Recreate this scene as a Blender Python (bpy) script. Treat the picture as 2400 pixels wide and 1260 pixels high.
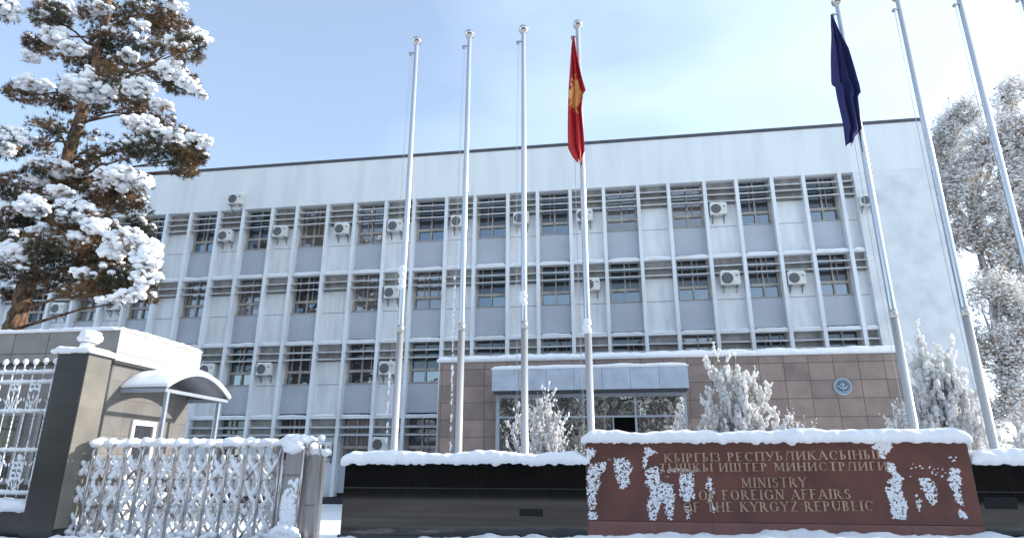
import bpy, math, random
from mathutils import Vector, Matrix, noise
for o in list(bpy.data.objects):
    bpy.data.objects.remove(o)
S = bpy.context.scene
COL = S.collection
R = math.radians

# ------------------------------------------------------------------ camera
EYE = 1.3
F_PX, YAW, PITCH, ROLL = 1500.3, R(-8.7752), R(17.5815), R(0.1794)
_fw = Vector((math.sin(YAW)*math.cos(PITCH), math.cos(YAW)*math.cos(PITCH), math.sin(PITCH)))
_r0 = Vector((math.cos(YAW), -math.sin(YAW), 0))
_u0 = _r0.cross(_fw)
_r = _r0*math.cos(ROLL) + _u0*math.sin(ROLL)
_u = _u0*math.cos(ROLL) - _r0*math.sin(ROLL)
cd = bpy.data.cameras.new('camera')
cd.sensor_width = 36.0
cd.lens = F_PX/2400*36
cd.clip_start = 0.05
cd.clip_end = 3000
cam = bpy.data.objects.new('camera', cd)
COL.objects.link(cam)
M = Matrix((( _r.x, _u.x, -_fw.x, 0), (_r.y, _u.y, -_fw.y, 0), (_r.z, _u.z, -_fw.z, EYE), (0, 0, 0, 1)))
cam.matrix_world = M
S.camera = cam

# ------------------------------------------------------------------ sky, sun, exposure
SUN_AZ, SUN_EL = R(70), R(23.5)         # azimuth from +Y towards +X
w = bpy.data.worlds.new('World'); S.world = w
w.use_nodes = True
nt = w.node_tree; nt.nodes.clear()
sky = nt.nodes.new('ShaderNodeTexSky'); sky.sky_type = 'NISHITA'; sky.sun_disc = False
sky.sun_elevation = SUN_EL; sky.sun_rotation = SUN_AZ
sky.altitude = 700; sky.air_density = 1.0; sky.dust_density = 0.5; sky.ozone_density = 1.6
tc = nt.nodes.new('ShaderNodeTexCoord')
mp = nt.nodes.new('ShaderNodeMapping'); mp.inputs['Scale'].default_value = (1.6, 1.6, 4.0); mp.inputs['Location'].default_value = (0.9, 0.2, 0.3)
nz = nt.nodes.new('ShaderNodeTexNoise'); nz.inputs['Scale'].default_value = 1.0; nz.inputs['Detail'].default_value = 5; nz.inputs['Roughness'].default_value = 0.45
sp = nt.nodes.new('ShaderNodeSeparateXYZ')
ad = nt.nodes.new('ShaderNodeMath'); ad.operation = 'MULTIPLY_ADD'; ad.inputs[1].default_value = 0.62; 
rp = nt.nodes.new('ShaderNodeMapRange'); rp.inputs['From Min'].default_value = 0.30; rp.inputs['From Max'].default_value = 1.0
rp.inputs['To Min'].default_value = 0.115; rp.inputs['To Max'].default_value = 0.56
mx = nt.nodes.new('ShaderNodeMix'); mx.data_type = 'RGBA'
mx.inputs['B'].default_value = (7.9, 8.9, 9.8, 1)
bg = nt.nodes.new('ShaderNodeBackground'); bg.inputs['Strength'].default_value = 0.13
out = nt.nodes.new('ShaderNodeOutputWorld')
L = nt.links.new
L(tc.outputs['Generated'], mp.inputs['Vector']); L(mp.outputs['Vector'], nz.inputs['Vector'])
L(tc.outputs['Generated'], sp.inputs['Vector']); L(sp.outputs['X'], ad.inputs[0]); L(nz.outputs['Fac'], ad.inputs[2])
L(ad.outputs[0], rp.inputs['Value']); L(rp.outputs['Result'], mx.inputs['Factor'])
L(sky.outputs['Color'], mx.inputs['A']); L(mx.outputs['Result'], bg.inputs['Color']); L(bg.outputs['Background'], out.inputs['Surface'])

sl = bpy.data.lights.new('sun', 'SUN'); sl.energy = 3.0; sl.angle = R(0.53); sl.color = (1.0, 0.925, 0.83)
so = bpy.data.objects.new('sun', sl); COL.objects.link(so)
sdir = Vector((math.sin(SUN_AZ)*math.cos(SUN_EL), math.cos(SUN_AZ)*math.cos(SUN_EL), math.sin(SUN_EL)))
so.rotation_euler = sdir.to_track_quat('Z', 'Y').to_euler()
so.location = (40, 30, 40)
S.view_settings.view_transform = 'Standard'; S.view_settings.look = 'None'
S.view_settings.exposure = 1.12; S.view_settings.gamma = 1.0
S.cycles.max_bounces = 8; S.cycles.diffuse_bounces = 5; S.cycles.glossy_bounces = 4
S.cycles.use_denoising = True

# ------------------------------------------------------------------ helpers
def ray(px, py):
    return _fw + _r*((px-1200)/F_PX) + _u*((630-py)/F_PX)
def at(px, py, Y):
    "the point at depth Y (metres in front of the camera) that the photograph shows at a pixel"
    d = ray(px, py); t = Y/d.y
    return Vector((d.x*t, Y, d.z*t+EYE))
def atX(px, py, X):
    d = ray(px, py); t = X/d.x
    return Vector((X, d.y*t, d.z*t+EYE))

def _ico(sub):
    import bmesh
    bm = bmesh.new(); bmesh.ops.create_icosphere(bm, subdivisions=sub, radius=1)
    bm.verts.ensure_lookup_table()
    v = [x.co.copy() for x in bm.verts]; f = [tuple(y.index for y in x.verts) for x in bm.faces]
    bm.free(); return v, f
ICO = {1: _ico(1), 2: _ico(2), 3: _ico(3)}

class MB:
    def __init__(s): s.v = []; s.f = []; s.m = []; s.s = []
    def add(s, vs, fs, mi=0, smooth=False):
        b = len(s.v); s.v.extend(vs)
        for f in fs: s.f.append(tuple(i+b for i in f))
        s.m.extend([mi]*len(fs)); s.s.extend([smooth]*len(fs))
    def box(s, x0, x1, y0, y1, z0, z1, mi=0):
        s.add([(x0,y0,z0),(x1,y0,z0),(x1,y1,z0),(x0,y1,z0),(x0,y0,z1),(x1,y0,z1),(x1,y1,z1),(x0,y1,z1)],
              [(3,2,1,0),(4,5,6,7),(0,1,5,4),(1,2,6,5),(2,3,7,6),(3,0,4,7)], mi)
    def bar(s, p, q, w, t, up=(0,1,0), mi=0):
        "rectangular bar from p to q; w across, t along 'up'"
        p = Vector(p); q = Vector(q); d = (q-p).normalized(); u = Vector(up)
        u = (u - d*u.dot(d)).normalized(); a = d.cross(u)
        c = []
        for e in (p, q):
            for (i, j) in ((-1,-1),(1,-1),(1,1),(-1,1)): c.append(e + a*(i*w/2) + u*(j*t/2))
        s.add(c, [(3,2,1,0),(4,5,6,7),(0,1,5,4),(1,2,6,5),(2,3,7,6),(3,0,4,7)], mi)
    def tube(s, pts, rad, n=8, mi=0, cap=True, rough=0, seed=0, smooth=True):
        pts = [Vector(p) for p in pts]
        if not hasattr(rad, '__len__'): rad = [rad]*len(pts)
        vs = []; fs = []
        ref = None
        for i, p in enumerate(pts):
            d = (pts[min(i+1, len(pts)-1)] - pts[max(i-1, 0)])
            if d.length < 1e-9: d = Vector((0,0,1))
            d.normalize()
            if ref is None:
                ref = Vector((0,1,0)) if abs(d.y) < 0.8 else Vector((1,0,0))
            a = (ref - d*ref.dot(d)).normalized(); ref = a; b = d.cross(a)
            for k in range(n):
                t = 2*math.pi*k/n
                rr = rad[i]
                if rough:
                    rr *= 1 + rough*noise.noise(p*9 + Vector((math.cos(t)*1.5+seed, math.sin(t)*1.5, seed)))
                vs.append(p + a*(rr*math.cos(t)) + b*(rr*math.sin(t)))
        for i in range(len(pts)-1):
            for k in range(n):
                k2 = (k+1) % n
                fs.append((i*n+k, i*n+k2, (i+1)*n+k2, (i+1)*n+k))
        if cap:
            fs.append(tuple(range(n-1, -1, -1))); e = (len(pts)-1)*n
            fs.append(tuple(e+k for k in range(n)))
        s.add(vs, fs, mi, smooth)
    def lathe(s, c, prof, n=20, mi=0, smooth=True):
        "profile [(radius, z)] turned about the vertical through c"
        vs = []; fs = []; c = Vector(c)
        for (rr, z) in prof:
            for k in range(n):
                t = 2*math.pi*k/n; vs.append(c + Vector((rr*math.cos(t), rr*math.sin(t), z)))
        for i in range(len(prof)-1):
            for k in range(n):
                k2 = (k+1) % n; fs.append((i*n+k, i*n+k2, (i+1)*n+k2, (i+1)*n+k))
        s.add(vs, fs, mi, smooth)
    def lump(s, c, r, seed=0.0, sub=1, amp=0.3, freq=1.4, mi=0):
        V, Fc = ICO[sub]; c = Vector(c)
        if not hasattr(r, '__len__'): r = (r, r, r)
        o = Vector((seed*3.17, seed*1.31, seed*7.7))
        vs = []
        for v in V:
            k = 1 + amp*noise.noise(v*freq + o) + (amp*0.5*noise.noise(v*freq*2.7 + o) if sub > 1 else 0)
            vs.append((c.x+v.x*r[0]*k, c.y+v.y*r[1]*k, c.z+v.z*r[2]*k))
        s.add(vs, Fc, mi, True)
    def ridge(s, pts, wd, h, seed=0.0, step=0.06, rag=0.02, drop=0.03, n=12, mi=0, hv=0.38, fq=1.0):
        "rounded ragged ridge of snow lying along a path"
        P = [Vector(p) for p in pts]
        seg = [(P[i+1]-P[i]).length for i in range(len(P)-1)]; tot = sum(seg)
        N = max(3, int(tot/step)); row = []
        for i in range(N+1):
            d = tot*i/N; k = 0
            while k < len(seg)-1 and d > seg[k]: d -= seg[k]; k += 1
            p = P[k].lerp(P[k+1], d/seg[k] if seg[k] else 0)
            t = (P[k+1]-P[k]).normalized(); side = Vector((0,0,1)).cross(t)
            if side.length < 1e-4: side = Vector((0,1,0))
            side.normalize(); row.append((p, side, tot*i/N))
        vs = []; fs = []
        for (p, side, dd) in row:
            e = min(dd, tot-dd); ed = min(1.0, 0.25 + 0.75*math.sqrt(min(1, e/(h*1.1+1e-6))))
            hh = h*ed*(1+hv*noise.noise(Vector((p.x*1.3*fq+seed, p.y*1.3*fq, seed))) + hv*0.5*noise.noise(Vector((p.x*5*fq, p.y*5*fq+seed, seed))))
            ww = wd/2*(0.94+0.06*ed)*(1+0.08*noise.noise(Vector((p.x*2.3+seed*2, p.y*2.3, 1+seed))))
            for k in range(n):
                a = math.pi*k/(n-1)
                ca, sa = math.cos(a), math.sin(a)
                y = -ww*(abs(ca)**0.45)*(1 if ca > 0 else -1); z = hh*(sa**0.55)
                if k in (0, n-1):
                    z = -drop*(0.6+abs(noise.noise(Vector((p.x*11+seed, k*3.1, seed+p.y*11))))*1.6)
                    y *= 0.985
                q = p + side*(-y) + Vector((0,0,z))
                j = rag*noise.noise(Vector((q.x*9+seed, q.y*9, q.z*14)))
                q = q + side*(-(1 if y > 0 else -1)*j) + Vector((0,0,0.5*j))
                vs.append(q)
        m = len(row)
        for i in range(m-1):
            for k in range(n-1):
                fs.append((i*n+k, (i+1)*n+k, (i+1)*n+k+1, i*n+k+1))
            fs.append((i*n+n-1, (i+1)*n+n-1, (i+1)*n, i*n))
        fs.append(tuple(range(n))); fs.append(tuple((m-1)*n+k for k in range(n-1, -1, -1)))
        s.add(vs, fs, mi, True)
    def build(s, name, mats, parent=None, bevel=0):
        me = bpy.data.meshes.new(name)
        me.from_pydata([tuple(v) for v in s.v], [], s.f)
        if not isinstance(mats, (list, tuple)): mats = [mats]
        for m in mats: me.materials.append(m)
        me.polygons.foreach_set('material_index', s.m)
        me.polygons.foreach_set('use_smooth', s.s)
        me.update()
        o = bpy.data.objects.new(name, me); COL.objects.link(o)
        if parent is not None: o.parent = parent
        if bevel:
            b = o.modifiers.new('bevel', 'BEVEL'); b.width = bevel; b.segments = 2; b.limit_method = 'ANGLE'
        return o

def tag(o, label, cat, group=None):
    o['label'] = label; o['category'] = cat
    if group: o['group'] = group
    return o
def thing(name, label, cat, group=None):
    o = bpy.data.objects.new(name, None); COL.objects.link(o); o.empty_display_size = 0.2
    return tag(o, label, cat, group)
def settle(root, p):
    "move a thing's own origin to its base without moving its parts"
    root.location = p
    for c in root.children: c.matrix_parent_inverse = Matrix.Translation(-Vector(p))

# ------------------------------------------------------------------ materials
def mat(name, col, rough=0.6, metal=0.0, var=0.12, scale=3.0, stretch=(1,1,1), bump=0.0, bscale=20.0, col2=None, spec=0.5, ior=None, lo=0.35, hi=0.7, detail=6):
    m = bpy.data.materials.new(name); m.use_nodes = True
    t = m.node_tree; b = t.nodes['Principled BSDF']; k = t.links.new
    b.inputs['Roughness'].default_value = rough; b.inputs['Metallic'].default_value = metal
    b.inputs['Specular IOR Level'].default_value = spec
    if ior: b.inputs['IOR'].default_value = ior
    g = t.nodes.new('ShaderNodeNewGeometry')
    mp = t.nodes.new('ShaderNodeMapping'); mp.inputs['Scale'].default_value = stretch
    k(g.outputs['Position'], mp.inputs['Vector'])
    n = t.nodes.new('ShaderNodeTexNoise'); n.inputs['Scale'].default_value = scale; n.inputs['Detail'].default_value = detail
    k(mp.outputs['Vector'], n.inputs['Vector'])
    rr = t.nodes.new('ShaderNodeMapRange'); rr.inputs['From Min'].default_value = lo; rr.inputs['From Max'].default_value = hi
    k(n.outputs['Fac'], rr.inputs['Value'])
    x = t.nodes.new('ShaderNodeMix'); x.data_type = 'RGBA'
    c2 = col2 or tuple(c*(1-var) for c in col)
    x.inputs['A'].default_value = (*col, 1); x.inputs['B'].default_value = (*c2, 1)
    k(rr.outputs['Result'], x.inputs['Factor']); k(x.outputs['Result'], b.inputs['Base Color'])
    if bump:
        n2 = t.nodes.new('ShaderNodeTexNoise'); n2.inputs['Scale'].default_value = bscale; n2.inputs['Detail'].default_value = 5
        k(g.outputs['Position'], n2.inputs['Vector'])
        bp = t.nodes.new('ShaderNodeBump'); bp.inputs['Strength'].default_value = bump; bp.inputs['Distance'].default_value = 0.03
        k(n2.outputs['Fac'], bp.inputs['Height']); k(bp.outputs['Normal'], b.inputs['Normal'])
    m['_mix'] = x.name
    return m
def tiles(name, col, bw, bh, mortar, mcol, rough, vary=0.2, off=0.0, axis='XZ', origin=(0,0), bump=0.3, spec=0.5, streak=None):
    "cladding of rectangular slabs with open joints, laid on a vertical face"
    m = mat(name, col, rough, var=0.25, scale=2.5, spec=spec)
    t = m.node_tree; k = t.links.new; b = t.nodes['Principled BSDF']
    g = t.nodes.new('ShaderNodeNewGeometry'); s = t.nodes.new('ShaderNodeSeparateXYZ'); k(g.outputs['Position'], s.inputs[0])
    c = t.nodes.new('ShaderNodeCombineXYZ')
    ax = t.nodes.new('ShaderNodeMath'); ax.operation = 'ADD'; ax.inputs[1].default_value = -origin[0]
    az = t.nodes.new('ShaderNodeMath'); az.operation = 'ADD'; az.inputs[1].default_value = -origin[1]
    k(s.outputs[axis[0]], ax.inputs[0]); k(s.outputs[axis[1]], az.inputs[0])
    k(ax.outputs[0], c.inputs[0]); k(az.outputs[0], c.inputs[1])
    br = t.nodes.new('ShaderNodeTexBrick'); br.offset = off; br.inputs['Scale'].default_value = 1
    br.inputs['Brick Width'].default_value = bw; br.inputs['Row Height'].default_value = bh
    br.inputs['Mortar Size'].default_value = mortar; br.inputs['Mortar Smooth'].default_value = 0.1; br.inputs['Bias'].default_value = 0
    br.inputs['Color1'].default_value = (1,1,1,1); br.inputs['Color2'].default_value = (1-vary,1-vary,1-vary*0.9,1)
    br.inputs['Mortar'].default_value = (*mcol, 1)
    k(c.outputs[0], br.inputs['Vector'])
    x = t.nodes[m['_mix']]
    mu = t.nodes.new('ShaderNodeMix'); mu.data_type = 'RGBA'; mu.blend_type = 'MULTIPLY'; mu.inputs['Factor'].default_value = 1
    k(x.outputs['Result'], mu.inputs['A']); k(br.outputs['Color'], mu.inputs['B'])
    k(mu.outputs['Result'], b.inputs['Base Color'])
    if bump:
        bp = t.nodes.new('ShaderNodeBump'); bp.inputs['Strength'].default_value = bump; bp.inputs['Distance'].default_value = 0.01; bp.invert = True
        k(br.outputs['Fac'], bp.inputs['Height']); k(bp.outputs['Normal'], b.inputs['Normal'])
    return m
def glass(name, body, refl, tint=(0.9,0.95,1.0), wav=0.02):
    "window glass seen from outside: a dark room behind and a mirror image of the street on it"
    m = bpy.data.materials.new(name); m.use_nodes = True; t = m.node_tree; k = t.links.new
    b = t.nodes['Principled BSDF']; b.inputs['Roughness'].default_value = 0.5; b.inputs['Base Color'].default_value = (*body, 1)
    gl = t.nodes.new('ShaderNodeBsdfGlossy'); gl.inputs['Roughness'].default_value = 0.015; gl.inputs['Color'].default_value = (*tint, 1)
    lw = t.nodes.new('ShaderNodeLayerWeight'); lw.inputs['Blend'].default_value = 0.25
    mr = t.nodes.new('ShaderNodeMapRange'); mr.inputs['To Min'].default_value = refl; mr.inputs['To Max'].default_value = 1.0
    k(lw.outputs['Fresnel'], mr.inputs['Value'])
    g = t.nodes.new('ShaderNodeNewGeometry'); n = t.nodes.new('ShaderNodeTexNoise'); n.inputs['Scale'].default_value = 1.7; n.inputs['Detail'].default_value = 2
    k(g.outputs['Position'], n.inputs['Vector'])
    bp = t.nodes.new('ShaderNodeBump'); bp.inputs['Strength'].default_value = wav; bp.inputs['Distance'].default_value = 0.2
    k(n.outputs['Fac'], bp.inputs['Height']); k(bp.outputs['Normal'], gl.inputs['Normal'])
    x = t.nodes.new('ShaderNodeMixShader'); k(mr.outputs['Result'], x.inputs[0]); k(b.outputs[0], x.inputs[1]); k(gl.outputs[0], x.inputs[2])
    k(x.outputs[0], t.nodes['Material Output'].inputs[0])
    return m

SNOW = mat('snow', (0.86,0.88,0.91), 0.7, var=0.05, scale=6, bump=0.35, bscale=28, spec=0.3)
SNOWF = mat('loose_snow', (0.86,0.88,0.91), 0.75, var=0.06, scale=20, bump=0.25, bscale=60, spec=0.2)
RENDER = mat('pale_render', (0.69,0.72,0.735), 0.85, col2=(0.56,0.585,0.60), scale=1.1, stretch=(1.6,1,0.16), lo=0.45, hi=0.85, bump=0.12, bscale=9)
ENDWALL = mat('mottled_render', (0.65,0.675,0.69), 0.88, col2=(0.52,0.545,0.565), scale=1.6, bump=0.35, bscale=5, lo=0.4, hi=0.75)
FIN = mat('painted_fin', (0.69,0.72,0.75), 0.7, col2=(0.55,0.56,0.57), scale=2.2, stretch=(1,1,0.3), lo=0.45, hi=0.8)
PANEL = mat('concrete_panel', (0.70,0.72,0.74), 0.85, col2=(0.55,0.56,0.57), scale=2.0, stretch=(2.2,1,0.35), lo=0.42, hi=0.85, bump=0.1, bscale=12)
SPAN = mat('blue_grey_panel', (0.41,0.44,0.49), 0.55, col2=(0.36,0.385,0.43), scale=0.8)
SLAT = mat('louvre_paint', (0.50,0.51,0.52), 0.6, col2=(0.36,0.35,0.34), scale=4, lo=0.4, hi=0.8)
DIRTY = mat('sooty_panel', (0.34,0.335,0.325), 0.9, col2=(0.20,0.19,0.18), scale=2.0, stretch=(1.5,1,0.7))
FRAME = mat('window_frame_paint', (0.40,0.37,0.33), 0.6, col2=(0.26,0.235,0.21), scale=5)
GLASS = glass('window_glass', (0.014,0.016,0.02), 0.23, (0.72,0.86,1.0))
GLASSU = glass('upper_window_glass', (0.010,0.010,0.012), 0.07, (0.72,0.86,1.0))  # duller copy of the window glass, standing in for dark louvre reflections
GLASSD = glass('shaded_glass', (0.006,0.006,0.007), 0.015)
GLASSB = glass('window_glass_with_curtain', (0.10,0.085,0.07), 0.2, (0.85,0.9,1.0))
GLASSE = glass('entrance_glass', (0.02,0.02,0.02), 0.25, (0.92,0.88,0.82), 0.03)
BLACK = mat('dark_interior', (0.008,0.008,0.009), 0.9)
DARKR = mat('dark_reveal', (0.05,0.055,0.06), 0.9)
COPING = mat('roof_coping', (0.10,0.105,0.12), 0.6, var=0.3, scale=2)
STONE = tiles('entrance_stone', (0.31,0.235,0.20), 0.80, 0.60, 0.012, (0.32,0.30,0.30), 0.6, 0.28, origin=(-6.25+0.1,0.08))
STONEG = tiles('guardhouse_stone', (0.185,0.175,0.162), 0.62, 0.42, 0.006, (0.4,0.4,0.4), 0.55, 0.15, axis='YZ')
CANP = tiles('canopy_panel', (0.40,0.46,0.54), 0.95, 3.0, 0.010, (0.45,0.45,0.5), 0.45, 0.05, origin=(-4.1,0))
STEEL = mat('blue_grey_metal', (0.30,0.335,0.385), 0.45, var=0.15)
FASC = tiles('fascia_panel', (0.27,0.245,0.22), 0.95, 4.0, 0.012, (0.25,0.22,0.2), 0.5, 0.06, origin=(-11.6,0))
FASCS = tiles('sunlit_fascia_panel', (0.47,0.46,0.45), 0.85, 4.0, 0.012, (0.6,0.6,0.6), 0.45, 0.08, axis='YZ', origin=(13.5,0))  # paler copy of the fascia; sun on this side is put into the colour
GREYM = mat('grey_metal', (0.22,0.23,0.25), 0.5, var=0.15)
CHROME = mat('polished_steel', (0.60,0.585,0.57), 0.13, 1.0, var=0.15, scale=2, stretch=(1,1,0.2))
INOX = mat('stainless_tube', (0.56,0.53,0.51), 0.2, 1.0, var=0.25, scale=6, stretch=(1,1,0.3))
BRUSH = mat('brushed_steel', (0.46,0.45,0.45), 0.38, 1.0, var=0.3, scale=12, stretch=(3,3,0.15))
GRAN = tiles('black_granite', (0.010,0.0095,0.009), 1.16, 0.52, 0.005, (2.0,1.9,1.8), 0.055, 0.45, origin=(-4.62,0.0), bump=0.25, spec=0.95)
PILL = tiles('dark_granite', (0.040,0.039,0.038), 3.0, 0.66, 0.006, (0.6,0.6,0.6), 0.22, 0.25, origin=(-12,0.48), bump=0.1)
PILS = tiles('sunlit_granite', (0.205,0.19,0.162), 3.0, 0.66, 0.006, (0.8,0.8,0.8), 0.4, 0.12, axis='YZ', origin=(10,0.48), bump=0.1)  # pillar granite again, with the sunlight on this side put into the colour
REDG = mat('red_granite', (0.150,0.058,0.045), 0.28, col2=(0.095,0.040,0.034), scale=2.2, bump=0.0, detail=10)
REDB = tiles('red_granite_plinth', (0.215,0.10,0.085), 0.95, 2.0, 0.004, (0.4,0.3,0.3), 0.4, 0.15, origin=(-0.45,0))
BRONZE = mat('bronze_letter', (0.43,0.30,0.205), 0.45, 0.15, col2=(0.30,0.185,0.12), scale=9)
ACW = mat('ac_casing', (0.68,0.68,0.65), 0.5, col2=(0.52,0.51,0.48), scale=3)
ACG = mat('ac_grille', (0.07,0.072,0.075), 0.6)
BARK = mat('pine_bark', (0.20,0.115,0.07), 0.95, col2=(0.045,0.030,0.022), scale=9, stretch=(1,1,0.3), bump=1.0, bscale=14, lo=0.42, hi=0.62)
NEED = mat('pine_needles', (0.20,0.112,0.050), 0.7, col2=(0.045,0.048,0.030), scale=0.9, lo=0.40, hi=0.58)  # brown stands for warm sun through the needles as well as brown buds
TWIG = mat('twig', (0.10,0.07,0.05), 0.9)
FTWIG = mat('frosted_twig', (0.34,0.30,0.27), 0.9, col2=(0.66,0.65,0.64), scale=8)
LEAF = mat('dry_leaf', (0.40,0.25,0.15), 0.8, col2=(0.28,0.17,0.10), scale=1.5)
REDF = None
ROPE = mat('rope', (0.55,0.55,0.56), 0.8)
FROST = mat('frost', (0.93,0.93,0.93), 0.7, var=0.05, scale=9)
_t = FROST.node_tree; _tr = _t.nodes.new('ShaderNodeBsdfTranslucent'); _tr.inputs['Color'].default_value = (0.95,0.945,0.93,1)
_mx = _t.nodes.new('ShaderNodeMixShader'); _mx.inputs[0].default_value = 0.6
_t.links.new(_t.nodes['Principled BSDF'].outputs[0], _mx.inputs[1]); _t.links.new(_tr.outputs[0], _mx.inputs[2]); _t.links.new(_mx.outputs[0], _t.nodes['Material Output'].inputs[0])
LOWPOLE = mat('reflection_toned_pole', (0.58,0.56,0.535), 0.32, 0.6, var=0.12, scale=3, stretch=(1,1,0.15))  # lower shafts: pale street reflection put into the colour, with less metal
GROUND = mat('snow_ground', (0.84,0.87,0.91), 0.8, col2=(0.74,0.77,0.82), scale=0.5, bump=0.5, bscale=2.5)
SLUSH = mat('slushy_road', (0.34,0.32,0.30), 0.6, col2=(0.76,0.76,0.78), scale=0.45, stretch=(0.35,1.6,1), lo=0.45, hi=0.62, bump=0.4, bscale=3)

# ------------------------------------------------------------------ ground
def structure(o): o['kind'] = 'structure'; return o
b = MB(); b.add([(-900,-900,0),(900,-900,0),(900,900,0),(-900,900,0)], [(0,1,2,3)]); structure(b.build('ground', GROUND))
b = MB(); b.add([(-200,-8,0.004),(200,-8,0.004),(200,7.6,0.004),(-200,7.6,0.004)], [(0,1,2,3)]); structure(b.build('road', SLUSH))
b = MB(); b.box(-60,60,7.6,7.8,0,0.13); structure(b.build('kerb', mat('kerb_stone', (0.35,0.35,0.35), 0.8)))

# ------------------------------------------------------------------ ministry building
FY = 27.03                 # plane of the fins' front faces
BAR = [13.47, 10.17, 6.87, 3.57]
fx = {k: x for k, x in enumerate([-21.822,-20.49,-18.963,-17.64,-16.096,-14.812,-13.215,-11.826,-10.279,-8.891,-7.308,-5.944,-4.384,-3.003,-1.493,0.024,1.564,2.905,4.472,5.845,7.343,8.655,10.141])}
for k in range(-1, -15, -1): fx[k] = fx[k+2] - 2.87
KMIN = -14
XL, XR = fx[KMIN]-0.3, 13.9
bld = thing('office_building', 'long pale four storey office building with white fins, louvred windows and a stone entrance', 'building')
b = MB(); b.box(XL, XR, FY+1.2, FY+15, 0, 16.1); b.build('core', BLACK, bld)
b = MB(); b.box(10.70, XR, FY, FY+1.2, 0, 13.67); b.build('end_wall', ENDWALL, bld)
b = MB(); b.box(XL, XR, FY-0.005, FY+1.2, 13.672, 15.90); b.build('parapet', RENDER, bld)
b = MB(); b.box(XL-0.05, XR+0.06, FY-0.07, FY+1.3, 15.97, 16.04); b.box(XL-0.02, XR+0.03, FY-0.035, FY+1.25, 15.90, 15.97)
b.build('roof_coping', COPING, bld)
b = MB(); b.lump((-16.2,FY+0.5,16.1),(0.55,0.3,0.16),3,2); b.lump((-15.6,FY+0.5,16.1),(0.3,0.3,0.1),5,2); b.build('roof_snow', SNOW, bld)
b = MB(); b.box(XL, 10.7, FY+0.05, FY+1.2, 0, 0.28); b.build('plinth', mat('plinth_stone', (0.03,0.03,0.035), 0.4), bld)
b = MB(); b.box(XR-0.02, XR+0.10, FY-0.02, FY+0.09, 0.2, 14.6); b.box(XR-0.05, XR+0.13, FY-0.05, FY+0.1, 14.45, 14.75); b.build('drainpipe', GREYM, bld)
# fins
for k in range(KMIN, 23):
    b = MB(); x = fx[k]; b.box(x-0.075, x+0.075, FY, FY+0.42, 0.30, 13.67)
    b.build('fin', FIN, bld)
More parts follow.
